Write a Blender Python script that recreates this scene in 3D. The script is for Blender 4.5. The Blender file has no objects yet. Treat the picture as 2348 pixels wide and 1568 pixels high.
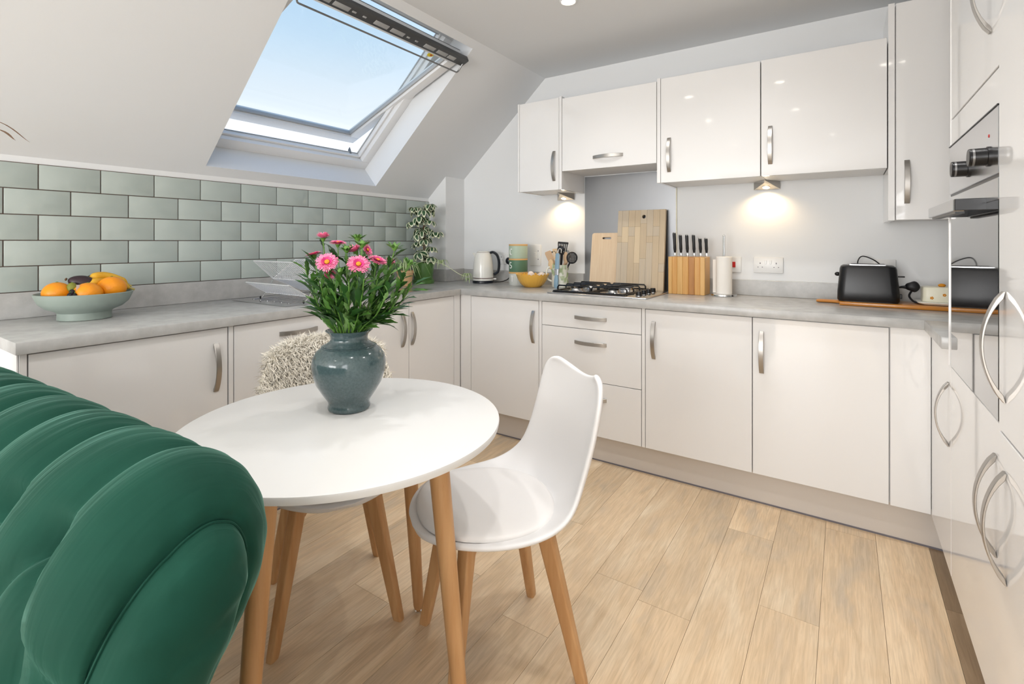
import bpy, bmesh, math, random
from mathutils import Vector, Matrix
random.seed(7)
PI = math.pi
R = math.radians
scene = bpy.context.scene
COL = scene.collection

# ------------------------------------------------------------------ camera
cam = bpy.data.cameras.new('camera')
cam.sensor_width = 36.0
cam.lens = 36.0 * 1140.27 / 2348.0
cam.shift_y = -(784 - 554.91) / 2348.0
cam.clip_start = 0.02
camo = bpy.data.objects.new('camera', cam)
camo.location = (2.7113, -3.0987, 1.2043)
camo.rotation_euler = (R(90), 0, 0.5895)
COL.objects.link(camo)
scene.camera = camo
F_, YAW_, HY_ = 1140.27, 0.5895, 554.91
CAM = Vector(camo.location)


def ray(u, v):
    t = (u - 1174) / F_
    s, c = math.sin(YAW_), math.cos(YAW_)
    return Vector((-s + c * t, c + s * t, (HY_ - v) / F_))


def at_depth(u, v, d):
    return CAM + ray(u, v) * d


# ------------------------------------------------------------------ view, world, lights
vs = scene.view_settings
vs.view_transform = 'Standard'
vs.look = 'None'
vs.gamma = 1.0
vs.use_curve_mapping = False
vs.exposure = 0.0

w = bpy.data.worlds.new('sky')
scene.world = w
w.use_nodes = True
nt = w.node_tree
for n in list(nt.nodes):
    nt.nodes.remove(n)
tc = nt.nodes.new('ShaderNodeTexCoord')
sep = nt.nodes.new('ShaderNodeSeparateXYZ')
ramp = nt.nodes.new('ShaderNodeValToRGB')
bg = nt.nodes.new('ShaderNodeBackground')
wo = nt.nodes.new('ShaderNodeOutputWorld')
nt.links.new(tc.outputs['Generated'], sep.inputs[0])
nt.links.new(sep.outputs['Z'], ramp.inputs[0])
nt.links.new(ramp.outputs[0], bg.inputs[0])
nt.links.new(bg.outputs[0], wo.inputs[0])
cr = ramp.color_ramp
cr.elements[0].position = 0.0
cr.elements[0].color = (0.86, 0.88, 0.90, 1)
cr.elements[1].position = 1.0
cr.elements[1].color = (0.22, 0.42, 0.80, 1)
for p, c in ((0.17, (0.93, 0.95, 0.97, 1)), (0.27, (0.74, 0.82, 0.91, 1)), (0.36, (0.57, 0.73, 0.90, 1)), (0.46, (0.44, 0.64, 0.87, 1))):
    e = cr.elements.new(p)
    e.color = c
bg.inputs[1].default_value = 1.2


def area(name, loc, rot, sx, sy, power, col=(1, 1, 1)):
    l = bpy.data.lights.new(name, 'AREA')
    l.shape = 'RECTANGLE'
    l.size, l.size_y = sx, sy
    l.energy = power
    l.color = col
    o = bpy.data.objects.new(name, l)
    o.location = loc
    o.rotation_euler = rot
    COL.objects.link(o)
    return o


# fill lamps added in unseen openings of wall_front and wall_right, acting as daylight
area('patio_fill', (1.55, -6.98, 1.15), (R(90), 0, 0), 1.9, 1.9, 140, (1.0, 1.0, 1.0))
area('side_opening_fill', (3.68, -4.9, 1.45), (R(90), 0, R(90)), 1.5, 1.2, 32, (1.0, 1.0, 1.0))
DOWNLIGHT_POWER = 21
UNDERLIGHT_POWER = 0.85

# ------------------------------------------------------------------ materials
MATS = {}


def node(nt, t, **kw):
    n = nt.nodes.new(t)
    for k, v in kw.items():
        setattr(n, k, v)
    return n


def mat(name, col, rough=0.5, metal=0.0, spec=0.5, coat=0.0, bump=None, var=None, sheen=None, emit=None, trans=0.0, ior=1.45):
    """var=(scale, amount, stretch(xyz), colour2): noise mix to colour2; bump=(scale,strength,stretch)"""
    m = bpy.data.materials.new(name)
    m.use_nodes = True
    t = m.node_tree
    b = t.nodes['Principled BSDF']
    b.inputs['Base Color'].default_value = (*col, 1)
    b.inputs['Roughness'].default_value = rough
    b.inputs['Metallic'].default_value = metal
    b.inputs['Specular IOR Level'].default_value = spec
    b.inputs['IOR'].default_value = ior
    b.inputs['Coat Weight'].default_value = coat
    b.inputs['Coat Roughness'].default_value = 0.03
    b.inputs['Transmission Weight'].default_value = trans
    if sheen:
        b.inputs['Sheen Weight'].default_value = sheen[0]
        b.inputs['Sheen Roughness'].default_value = sheen[1]
        b.inputs['Sheen Tint'].default_value = (*sheen[2], 1)
    if emit:
        b.inputs['Emission Color'].default_value = (*emit[0], 1)
        b.inputs['Emission Strength'].default_value = emit[1]
    tcn = None
    if var or bump:
        tcn = node(t, 'ShaderNodeTexCoord')
    if var:
        sc, amt, st, c2 = var
        mp = node(t, 'ShaderNodeMapping')
        mp.inputs['Scale'].default_value = st
        t.links.new(tcn.outputs['Object'], mp.inputs[0])
        nz = node(t, 'ShaderNodeTexNoise')
        nz.inputs['Scale'].default_value = sc
        nz.inputs['Detail'].default_value = 5
        nz.inputs['Roughness'].default_value = 0.6
        t.links.new(mp.outputs[0], nz.inputs['Vector'])
        rp = node(t, 'ShaderNodeValToRGB')
        rp.color_ramp.elements[0].position = 0.5 - 0.25 / max(amt, .01) * .5 if amt > 1 else 0.35
        rp.color_ramp.elements[1].position = 0.5 + 0.25 / max(amt, .01) * .5 if amt > 1 else 0.65
        rp.color_ramp.elements[0].color = (*col, 1)
        rp.color_ramp.elements[1].color = (*c2, 1)
        t.links.new(nz.outputs['Fac'], rp.inputs[0])
        t.links.new(rp.outputs[0], b.inputs['Base Color'])
    if bump:
        sc, stn, st = bump
        mp = node(t, 'ShaderNodeMapping')
        mp.inputs['Scale'].default_value = st
        t.links.new(tcn.outputs['Object'], mp.inputs[0])
        nz = node(t, 'ShaderNodeTexNoise')
        nz.inputs['Scale'].default_value = sc
        nz.inputs['Detail'].default_value = 3
        t.links.new(mp.outputs[0], nz.inputs['Vector'])
        bp = node(t, 'ShaderNodeBump')
        bp.inputs['Strength'].default_value = stn
        bp.inputs['Distance'].default_value = 0.002
        t.links.new(nz.outputs['Fac'], bp.inputs['Height'])
        t.links.new(bp.outputs[0], b.inputs['Normal'])
    MATS[name] = m
    return m


ONE = (1, 1, 1)
mat('paint', (0.80, 0.81, 0.815), 0.75, spec=0.25, bump=(180, 0.06, ONE))
mat('ceiling_paint', (0.755, 0.770, 0.785), 0.8, spec=0.2, bump=(180, 0.05, ONE))
mat('gloss', (0.80, 0.792, 0.783), 0.05, spec=0.65)
mat('carcase', (0.74, 0.73, 0.715), 0.35)
mat('gap', (0.12, 0.08, 0.06), 0.8)
mat('plinth', (0.62, 0.575, 0.53), 0.30, metal=0.1, bump=(40, 0.05, (1, 1, 20)))
mat('seal', (0.16, 0.15, 0.17), 0.4)
mat('worktop', (0.42, 0.416, 0.405), 0.26, spec=0.5, var=(16, 1.0, ONE, (0.50, 0.497, 0.485)), bump=(60, 0.03, ONE))
mat('tile', (0.415, 0.475, 0.445), 0.09, spec=0.5, coat=0.2, bump=(9, 0.22, ONE), var=(3, 1.0, ONE, (0.445, 0.50, 0.47)))
mat('grout', (0.16, 0.115, 0.095), 0.9)
mat('nickel', (0.44, 0.42, 0.395), 0.36, metal=1.0, bump=(120, 0.04, (1, 1, 0.05)))
mat('steel', (0.60, 0.60, 0.61), 0.22, metal=1.0, bump=(200, 0.03, (1, 0.02, 1)))
mat('splash_steel', (0.27, 0.275, 0.285), 0.33, metal=1.0, bump=(6, 0.12, (1, 1, 0.12)))
mat('chrome', (0.78, 0.78, 0.78), 0.06, metal=1.0)
mat('black_enamel', (0.008, 0.008, 0.009), 0.22)
mat('black_plastic', (0.005, 0.005, 0.006), 0.32)
mat('black_matte', (0.010, 0.010, 0.012), 0.5)
mat('navy_plastic', (0.010, 0.013, 0.020), 0.3)
mat('rack_wire', (0.72, 0.73, 0.74), 0.25, metal=0.35)
mat('oven_glass', (0.012, 0.012, 0.013), 0.03, spec=0.9, coat=1.0)
mat('window_white', (0.80, 0.80, 0.80), 0.35)
mat('vent_grey', (0.055, 0.056, 0.058), 0.45)
mat('vent_slot', (0.36, 0.36, 0.36), 0.5)
mat('bar_grey', (0.22, 0.22, 0.22), 0.35, metal=0.6)
mat('gasket', (0.42, 0.43, 0.44), 0.5)
mat('white_plastic', (0.80, 0.80, 0.79), 0.3)
mat('red_plastic', (0.55, 0.02, 0.015), 0.4)
mat('yellow_print', (0.80, 0.62, 0.0), 0.4)
mat('table_white', (0.725, 0.72, 0.705), 0.30, spec=0.45)
mat('chair_white', (0.785, 0.77, 0.76), 0.38, spec=0.4)
mat('pad_white', (0.78, 0.755, 0.735), 0.5)
mat('beech', (0.50, 0.265, 0.110), 0.42, var=(3.5, 1.0, (14, 14, 0.9), (0.58, 0.335, 0.155)))
mat('wool', (0.92, 0.87, 0.77), 0.9, sheen=(0.4, 0.5, (1, 0.95, 0.85)))
mat('vase_glaze', (0.052, 0.086, 0.092), 0.15, coat=0.5, var=(160, 1.0, ONE, (0.078, 0.118, 0.122)))
mat('stem_green', (0.10, 0.22, 0.035), 0.5)
mat('leaf_green', (0.040, 0.125, 0.016), 0.42, var=(30, 1.0, ONE, (0.085, 0.20, 0.035)))
mat('leaf_dark', (0.020, 0.072, 0.012), 0.42)
mat('leaf_pale', (0.16, 0.27, 0.085), 0.5, var=(30, 1.0, ONE, (0.10, 0.22, 0.05)))
mat('petal_pink', (0.78, 0.13, 0.29), 0.5, var=(90, 1.0, ONE, (0.84, 0.27, 0.42)))
mat('petal_deep', (0.60, 0.035, 0.19), 0.5)
mat('flower_yellow', (0.62, 0.24, 0.008), 0.6)
mat('bowl_sage', (0.275, 0.33, 0.295), 0.5)
mat('orange', (0.86, 0.30, 0.008), 0.38, bump=(260, 0.25, ONE))
mat('avocado', (0.030, 0.014, 0.020), 0.4, bump=(90, 0.6, ONE))
mat('avocado_green', (0.028, 0.045, 0.025), 0.25, bump=(60, 0.4, ONE))
mat('banana', (0.78, 0.46, 0.035), 0.45, var=(30, 1.0, (1, 1, 1), (0.70, 0.36, 0.02)))
mat('banana_tip', (0.45, 0.38, 0.12), 0.6)
mat('grape', (0.012, 0.008, 0.014), 0.2)
mat('kiwi', (0.20, 0.22, 0.03), 0.5)
mat('clear_film', (0.75, 0.75, 0.78), 0.15, trans=0.6)
mat('kettle_cream', (0.86, 0.84, 0.78), 0.2, coat=0.3)
mat('brown_band', (0.10, 0.045, 0.03), 0.3)
mat('tin_mint', (0.45, 0.56, 0.44), 0.45)
mat('tin_green', (0.10, 0.20, 0.125), 0.45)
mat('tin_grey', (0.60, 0.61, 0.57), 0.45)
mat('bamboo', (0.70, 0.43, 0.17), 0.45)
mat('letter_white', (0.85, 0.85, 0.83), 0.5)
mat('bowl_yellow', (0.76, 0.42, 0.06), 0.18, coat=0.6)
mat('egg', (0.84, 0.76, 0.71), 0.45)
mat('ceramic_cream', (0.78, 0.78, 0.70), 0.2, coat=0.4)
mat('print_green', (0.36, 0.48, 0.22), 0.4)
mat('spoon_wood', (0.56, 0.38, 0.23), 0.55)
mat('spoon_pale', (0.72, 0.52, 0.30), 0.55)
mat('tongs_blue', (0.24, 0.37, 0.47), 0.35)
mat('tongs_grey', (0.45, 0.48, 0.52), 0.25, metal=0.7)
mat('board_light', (0.70, 0.52, 0.34), 0.5, var=(4, 1.0, (30, 30, 1.2), (0.76, 0.60, 0.42)))
mat('board_a', (0.70, 0.56, 0.37), 0.5, var=(4, 1.0, (40, 40, 1.2), (0.64, 0.50, 0.32)))
mat('board_b', (0.60, 0.47, 0.31), 0.5, var=(4, 1.0, (40, 40, 1.2), (0.55, 0.43, 0.29)))
mat('board_c', (0.54, 0.45, 0.34), 0.5, var=(4, 1.0, (40, 40, 1.2), (0.60, 0.49, 0.35)))
mat('board_d', (0.69, 0.545, 0.36), 0.5)
mat('acacia_a', (0.58, 0.28, 0.07), 0.35, var=(4, 1.0, (30, 30, 1), (0.66, 0.36, 0.11)))
mat('acacia_b', (0.70, 0.42, 0.15), 0.35, var=(4, 1.0, (30, 30, 1), (0.62, 0.35, 0.11)))
mat('acacia_c', (0.40, 0.17, 0.045), 0.35, var=(4, 1.0, (30, 30, 1), (0.48, 0.22, 0.06)))
mat('paddle_wood', (0.46, 0.17, 0.02), 0.28, coat=0.3, var=(4, 1.0, (1.5, 30, 30), (0.55, 0.22, 0.03)))
mat('paper', (0.84, 0.80, 0.74), 0.9, bump=(150, 0.2, ONE))
mat('dish_cream', (0.74, 0.71, 0.56), 0.3)
mat('pot_green', (0.085, 0.20, 0.045), 0.3, coat=0.3)
mat('pot_peach', (0.66, 0.42, 0.22), 0.6)
mat('soil', (0.03, 0.02, 0.012), 0.95)
mat('sch_green', (0.045, 0.105, 0.045), 0.35)
mat('sch_cream', (0.74, 0.76, 0.54), 0.4)
mat('spider_green', (0.22, 0.38, 0.10), 0.45)
mat('spider_cream', (0.68, 0.74, 0.46), 0.45)
mat('bark', (0.10, 0.055, 0.025), 0.8)
mat('dry_leaf', (0.20, 0.10, 0.04), 0.6)
mat('pot_grey', (0.35, 0.34, 0.33), 0.6)
mat('lamp_glow', (1, 0.9, 0.75), 0.5, emit=((1.0, 0.80, 0.52), 16))
mat('down_glow', (1, 0.95, 0.85), 0.5, emit=((1.0, 0.93, 0.82), 14))
mat('subfloor', (0.12, 0.085, 0.05), 0.9)

# glass: thin architectural pane
gm = bpy.data.materials.new('pane_glass')
gm.use_nodes = True
t = gm.node_tree
for n in list(t.nodes):
    t.nodes.remove(n)
out = node(t, 'ShaderNodeOutputMaterial')
mx = node(t, 'ShaderNodeMixShader')
tr = node(t, 'ShaderNodeBsdfTransparent')
gl = node(t, 'ShaderNodeBsdfGlossy')
gl.inputs['Roughness'].default_value = 0.02
tr.inputs[0].default_value = (0.96, 0.98, 0.98, 1)
mx.inputs[0].default_value = 0.05
t.links.new(tr.outputs[0], mx.inputs[1])
t.links.new(gl.outputs[0], mx.inputs[2])
t.links.new(mx.outputs[0], out.inputs[0])
MATS['pane_glass'] = gm


def floor_material(name, c0, c1, c2):
    m = bpy.data.materials.new(name)
    m.use_nodes = True
    t = m.node_tree
    b = t.nodes['Principled BSDF']
    tcn = node(t, 'ShaderNodeTexCoord')
    oi = node(t, 'ShaderNodeObjectInfo')
    off = node(t, 'ShaderNodeMath', operation='MULTIPLY')
    off.inputs[1].default_value = 57.0
    t.links.new(oi.outputs['Random'], off.inputs[0])

    def noise(scale, st, detail, dist=0.0):
        mp = node(t, 'ShaderNodeMapping')
        mp.inputs['Scale'].default_value = st
        t.links.new(tcn.outputs['Object'], mp.inputs[0])
        nz = node(t, 'ShaderNodeTexNoise', noise_dimensions='4D')
        nz.inputs['Scale'].default_value = scale
        nz.inputs['Detail'].default_value = detail
        nz.inputs['Roughness'].default_value = 0.6
        nz.inputs['Distortion'].default_value = dist
        t.links.new(mp.outputs[0], nz.inputs['Vector'])
        t.links.new(off.outputs[0], nz.inputs['W'])
        return nz.outputs['Fac']
    broad = noise(2.6, (3.2, 0.9, 1), 3, 0.6)
    grain = noise(11, (9, 0.55, 1), 6, 1.4)
    rp = node(t, 'ShaderNodeValToRGB')
    e = rp.color_ramp.elements
    e[0].position, e[0].color = 0.30, (*c2, 1)
    e[1].position, e[1].color = 0.68, (*c1, 1)
    k = e.new(0.48)
    k.color = (*c0, 1)
    t.links.new(broad, rp.inputs[0])
    rg = node(t, 'ShaderNodeValToRGB')
    rg.color_ramp.elements[0].position, rg.color_ramp.elements[0].color = 0.30, (0.80, 0.77, 0.72, 1)
    rg.color_ramp.elements[1].position, rg.color_ramp.elements[1].color = 0.62, (1.04, 1.03, 1.02, 1)
    t.links.new(grain, rg.inputs[0])
    mul = node(t, 'ShaderNodeMix', data_type='RGBA', blend_type='MULTIPLY')
    mul.inputs[0].default_value = 1.0
    t.links.new(rp.outputs[0], mul.inputs[6])
    t.links.new(rg.outputs[0], mul.inputs[7])
    tone = node(t, 'ShaderNodeMapRange')
    tone.inputs[3].default_value = 0.90
    tone.inputs[4].default_value = 1.08
    t.links.new(oi.outputs['Random'], tone.inputs[0])
    hsv = node(t, 'ShaderNodeHueSaturation')
    t.links.new(mul.outputs[2], hsv.inputs['Color'])
    t.links.new(tone.outputs[0], hsv.inputs['Value'])
    t.links.new(hsv.outputs[0], b.inputs['Base Color'])
    b.inputs['Roughness'].default_value = 0.38
    b.inputs['Specular IOR Level'].default_value = 0.4
    bp = node(t, 'ShaderNodeBump')
    bp.inputs['Strength'].default_value = 0.10
    bp.inputs['Distance'].default_value = 0.001
    t.links.new(grain, bp.inputs['Height'])
    t.links.new(bp.outputs[0], b.inputs['Normal'])
    MATS[name] = m


floor_material('oak', (0.725, 0.545, 0.355), (0.80, 0.65, 0.465), (0.60, 0.485, 0.355))
floor_material('oak_dark_shaded', (0.30, 0.21, 0.13), (0.36, 0.26, 0.165), (0.25, 0.18, 0.115))  # darker cut plank; shade under the right-run doors is put into its colour too

# velvet
vm = bpy.data.materials.new('velvet')
vm.use_nodes = True
t = vm.node_tree
b = t.nodes['Principled BSDF']
tcn = node(t, 'ShaderNodeTexCoord')
nz = node(t, 'ShaderNodeTexNoise')
nz.inputs['Scale'].default_value = 5
nz.inputs['Detail'].default_value = 3
t.links.new(tcn.outputs['Object'], nz.inputs['Vector'])
rp = node(t, 'ShaderNodeValToRGB')
rp.color_ramp.elements[0].position, rp.color_ramp.elements[0].color = 0.32, (0.003, 0.033, 0.020, 1)
rp.color_ramp.elements[1].position, rp.color_ramp.elements[1].color = 0.7, (0.008, 0.060, 0.039, 1)
t.links.new(nz.outputs['Fac'], rp.inputs[0])
t.links.new(rp.outputs[0], b.inputs['Base Color'])
b.inputs['Roughness'].default_value = 0.75
b.inputs['Specular IOR Level'].default_value = 0.15
b.inputs['Sheen Weight'].default_value = 0.30
b.inputs['Sheen Roughness'].default_value = 0.32
b.inputs['Sheen Tint'].default_value = (0.42, 0.82, 0.68, 1)
mp = node(t, 'ShaderNodeMapping')
mp.inputs['Scale'].default_value = (70, 5, 5)
nz2 = node(t, 'ShaderNodeTexNoise')
nz2.inputs['Scale'].default_value = 1.0
nz2.inputs['Detail'].default_value = 2
nz2.inputs['Distortion'].default_value = 0.4
t.links.new(tcn.outputs['Object'], mp.inputs[0])
t.links.new(mp.outputs[0], nz2.inputs['Vector'])
bp = node(t, 'ShaderNodeBump')
bp.inputs['Strength'].default_value = 0.45
bp.inputs['Distance'].default_value = 0.004
t.links.new(nz2.outputs['Fac'], bp.inputs['Height'])
t.links.new(bp.outputs[0], b.inputs['Normal'])
MATS['velvet'] = vm

# ------------------------------------------------------------------ mesh helpers


def B():
    return bmesh.new()


def box(bm, x0, x1, y0, y1, z0, z1, bev=0.0, seg=2):
    vv = [bm.verts.new(p) for p in ((x0, y0, z0), (x1, y0, z0), (x1, y1, z0), (x0, y1, z0), (x0, y0, z1), (x1, y0, z1), (x1, y1, z1), (x0, y1, z1))]
    fs = [bm.faces.new([vv[i] for i in q]) for q in ((3, 2, 1, 0), (4, 5, 6, 7), (0, 1, 5, 4), (1, 2, 6, 5), (2, 3, 7, 6), (3, 0, 4, 7))]
    if bev:
        es = list({e for f in fs for e in f.edges})
        bmesh.ops.bevel(bm, geom=es, offset=bev, segments=seg, profile=0.5, affect='EDGES')
    return bm


def mbox(bm, M, sx, sy, sz, bev=0.0, seg=2):
    """box of size sx,sy,sz centred at the origin of matrix M"""
    t = bmesh.new()
    box(t, -sx / 2, sx / 2, -sy / 2, sy / 2, -sz / 2, sz / 2, bev, seg)
    merge(bm, t, M)
    return bm


def merge(bm, t, M=None, mi=None):
    mp = {}
    for v in t.verts:
        mp[v] = bm.verts.new(M @ v.co if M else v.co)
    for f in t.faces:
        try:
            nf = bm.faces.new([mp[v] for v in f.verts])
            nf.material_index = f.material_index if mi is None else mi
        except ValueError:
            pass
    t.free()


def loft(bm, rings, closed=True, cap0=True, cap1=True, mi=0):
    rv = [[bm.verts.new(p) for p in r] for r in rings]
    n = len(rings[0])
    for a, b_ in zip(rv[:-1], rv[1:]):
        for i in range(n if closed else n - 1):
            j = (i + 1) % n
            try:
                f = bm.faces.new((a[i], a[j], b_[j], b_[i]))
                f.material_index = mi
            except ValueError:
                pass
    if closed and cap0:
        f = bm.faces.new(rv[0][::-1])
        f.material_index = mi
    if closed and cap1:
        f = bm.faces.new(rv[-1])
        f.material_index = mi
    return bm


def lathe(bm, prof, c=(0, 0, 0), n=40, cap0=True, cap1=True, ax='z', fn=None):
    rings = []
    for r, z in prof:
        ring = []
        for i in range(n):
            a = 2 * PI * i / n
            rr = max(r, 1e-5)
            if fn:
                rr, zz = fn(rr, z, a)
            else:
                zz = z
            if ax == 'z':
                p = (c[0] + rr * math.cos(a), c[1] + rr * math.sin(a), c[2] + zz)
            elif ax == 'y':
                p = (c[0] + rr * math.cos(a), c[1] - zz, c[2] + rr * math.sin(a))
            else:
                p = (c[0] + zz, c[1] + rr * math.cos(a), c[2] + rr * math.sin(a))
            ring.append(p)
        rings.append(ring)
    return loft(bm, rings, True, cap0, cap1)


def frame_of(d, up=Vector((0, 0, 1))):
    d = d.normalized()
    if abs(d.dot(up)) > 0.98:
        up = Vector((1, 0, 0))
    a = d.cross(up).normalized()
    return a, a.cross(d).normalized()


def tube(bm, pts, r, n=8, caps=True, sx=1.0, sy=1.0, up=Vector((0, 0, 1))):
    pts = [Vector(p) for p in pts]
    rings = []
    m = len(pts)
    a0 = None
    for i, p in enumerate(pts):
        d = pts[min(i + 1, m - 1)] - pts[max(i - 1, 0)]
        if a0 is None:
            a, b_ = frame_of(d, up)
        else:
            dn = d.normalized()
            a = (a0 - dn * a0.dot(dn))
            if a.length < 1e-6:
                a, b_ = frame_of(d, up)
            else:
                a.normalize()
            b_ = a.cross(dn).normalized()
        a0 = a
        rr = r[i] if isinstance(r, (list, tuple)) else r
        rings.append([p + a * (rr * sx * math.cos(2 * PI * k / n)) + b_ * (rr * sy * math.sin(2 * PI * k / n)) for k in range(n)])
    return loft(bm, rings, True, caps, caps)


def cr(pts, n=6, closed=False):
    """Catmull-Rom through pts"""
    P = [Vector(p) for p in pts]
    out = []
    m = len(P)
    rng = range(m if closed else m - 1)
    for i in rng:
        if closed:
            p0, p1, p2, p3 = P[(i - 1) % m], P[i], P[(i + 1) % m], P[(i + 2) % m]
        else:
            p0, p1, p2, p3 = P[max(i - 1, 0)], P[i], P[i + 1], P[min(i + 2, m - 1)]
        for k in range(n):
            t_ = k / n
            out.append(0.5 * ((2 * p1) + (-p0 + p2) * t_ + (2 * p0 - 5 * p1 + 4 * p2 - p3) * t_ ** 2 + (-p0 + 3 * p1 - 3 * p2 + p3) * t_ ** 3))
    if not closed:
        out.append(P[-1])
    return out


def ellipsoid(bm, c, rx, ry, rz, nu=20, nv=12, fn=None, M=None):
    rings = []
    for j in range(nv + 1):
        th = PI * j / nv
        s, cz = math.sin(th), math.cos(th)
        s = max(s, 1e-4)
        ring = []
        for i in range(nu):
            a = 2 * PI * i / nu
            p = Vector((rx * s * math.cos(a), ry * s * math.sin(a), -rz * cz))
            if fn:
                p = fn(p)
            if M:
                p = M @ p
            ring.append(Vector(c) + p)
        rings.append(ring)
    return loft(bm, rings)


def prism(bm, poly, fn, a, b_):
    """poly of 2D points; fn(u,v,w)->xyz; extruded from w=a to w=b"""
    return loft(bm, [[fn(u, v, a) for u, v in poly], [fn(u, v, b_) for u, v in poly]])


def rrect(w_, h_, r, n=4):
    out = []
    for cx, cy, a0 in ((w_ / 2 - r, h_ / 2 - r, 0), (-w_ / 2 + r, h_ / 2 - r, 90), (-w_ / 2 + r, -h_ / 2 + r, 180), (w_ / 2 - r, -h_ / 2 + r, 270)):
        for k in range(n + 1):
            a = R(a0 + 90 * k / n)
            out.append((cx + r * math.cos(a), cy + r * math.sin(a)))
    return out


def root_loc(p):
    while p.parent:
        p = p.parent
    return p.location


def mesh_of(name, bm, mats, smooth=35, recalc=True):
    if recalc:
        bmesh.ops.recalc_face_normals(bm, faces=bm.faces)
    me = bpy.data.meshes.new(name)
    bm.to_mesh(me)
    bm.free()
    for m in ([mats] if isinstance(mats, str) else mats):
        me.materials.append(MATS[m])
    if smooth:
        for p in me.polygons:
            p.use_smooth = True
        me.set_sharp_from_angle(angle=R(smooth))
    return me


def obj(name, bm, mats, parent=None, world=False, smooth=35, recalc=True):
    """world=True: vertices are in world coordinates (parent unrotated)"""
    if parent is not None and world:
        bmesh.ops.translate(bm, verts=bm.verts, vec=-root_loc(parent))
    me = mesh_of(name, bm, mats, smooth, recalc)
    o = bpy.data.objects.new(name, me)
    COL.objects.link(o)
    if parent is not None:
        o.parent = parent
    return o


def inst(name, me, loc=(0, 0, 0), parent=None, M=None):
    o = bpy.data.objects.new(name, me)
    COL.objects.link(o)
    if parent is not None:
        o.parent = parent
    if M is not None:
        o.matrix_local = M
    else:
        o.location = loc
    return o


def tag(o, label, cat, group=None):
    o['label'] = label
    o['category'] = cat
    if group:
        o['group'] = group
    return o


def thing(name, label, cat, loc=(0, 0, 0), rz=0.0, group=None):
    o = bpy.data.objects.new(name, None)
    o.empty_display_size = 0.05
    COL.objects.link(o)
    o.location = loc
    o.rotation_euler = (0, 0, rz)
    return tag(o, label, cat, group)


def struct(name, bm, mats, parent=None, smooth=35, recalc=True):
    o = obj(name, bm, mats, parent, smooth=smooth, recalc=recalc)
    if parent is None:
        o['kind'] = 'structure'
    return o


# ------------------------------------------------------------------ room shell
XR, YB, CZ = 3.58, -7.0, 2.378       # right wall, living-room end wall, ceiling height
SX, SZ = 0.925, 1.545                # slope meets ceiling at x=SX, meets tile wall at z=SZ
SL = math.atan2(CZ - SZ, SX)
WT = 0.903                           # worktop height

# floor: sub-floor with individual planks
bm = B()
box(bm, -0.1, XR + 0.1, YB - 0.1, 0.1, -0.12, -0.012)
floor = struct('floor', bm, 'subfloor', smooth=0)
PW, PL = 0.171, 1.22
bm = B()
box(bm, -PW / 2 + 0.0005, PW / 2 - 0.0005, -PL / 2 + 0.0005, PL / 2 - 0.0005, -0.012, 0.0)
plank_me = mesh_of('plank', bm, 'oak', 0)
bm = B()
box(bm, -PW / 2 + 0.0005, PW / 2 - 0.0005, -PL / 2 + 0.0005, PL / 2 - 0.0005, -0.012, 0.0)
plank_shaded = mesh_of('plank_dark_shaded', bm, 'oak_dark_shaded', 0)
offs = [0.35, 0.95, 0.15, 0.72, 0.42, 1.05, 0.25, 0.83, 0.55, 0.05, 0.66, 0.3]
k = 0
for i in range(-17, 4):
    xc = 2.987 - PW / 2 + PW * i + PW * (0 if i <= 0 else 0)
    if xc < -0.1 or xc > XR + .05:
        continue
    y = 0.1 - offs[(i + 40) % 12]
    yy = y + PL
    while yy > YB:
        o = inst('plank', plank_shaded if i == 1 else plank_me, (xc, yy - PL / 2, 0), floor)
        yy -= PL

# tile wall with individual tiles
bm = B()
box(bm, -0.12, 0.0, YB, 0.0, 0.0, SZ)
wall_left = struct('wall_left', bm, 'paint', smooth=0)
bm = B()
box(bm, 0.0, 0.003, -2.95, -0.22, 1.0, 1.5195)
obj('grout', bm, 'grout', wall_left, smooth=0)
TW, TH = 0.2025, 0.1023
bm = B()
box(bm, 0.0, 0.009, -TW / 2 + 0.0018, TW / 2 - 0.0018, -TH / 2 + 0.0016, TH / 2 - 0.0016, 0.0022, 2)
tile_me = mesh_of('tile', bm, 'tile', 40)
ztop = 1.5181
for r_ in range(5):
    zc = ztop - TH * (r_ + 0.5)
    y0 = -2.4934 + (TW / 2 if r_ % 2 else 0)
    for i in range(-3, 12):
        a, b_ = y0 + TW * i, y0 + TW * (i + 1)
        b2 = min(b_, -0.2212)
        if b2 - a < 0.012 or a < -2.96:
            continue
        if b2 == b_:
            inst('tile', tile_me, (0.0, (a + b_) / 2, zc), wall_left)
        else:
            tb = B()
            box(tb, 0, 0.009, a + .0018, b2 - .001, zc - TH / 2 + .0016, zc + TH / 2 - .0016, .0022, 2)
            obj('tile', tb, 'tile', wall_left, smooth=40)

# hob wall, right wall, far living-room wall (with patio opening), ceiling
bm = B()
box(bm, -0.12, XR + 0.1, 0.0, 0.12, 0.0, CZ + 0.3)
struct('wall_back', bm, 'paint', smooth=0)
bm = B()
for a in ((YB, -5.65, 0, CZ), (-5.65, -4.15, 0, 0.85), (-5.65, -4.15, 2.05, CZ), (-4.15, 0.0, 0, CZ)):
    box(bm, XR, XR + 0.12, a[0], a[1], a[2], a[3])
struct('wall_right', bm, 'paint', smooth=0)
bm = B()
for a in ((-0.12, 0.6, 0, CZ), (2.5, XR + 0.1, 0, CZ), (0.6, 2.5, 2.1, CZ)):
    box(bm, a[0], a[1], YB - 0.12, YB, a[2], a[3])
struct('wall_front', bm, 'paint', smooth=0)
bm = B()
box(bm, SX, XR + 0.1, YB - .1, 0.1, CZ, CZ + 0.14)
struct('ceiling', bm, 'ceiling_paint', smooth=0)

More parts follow.
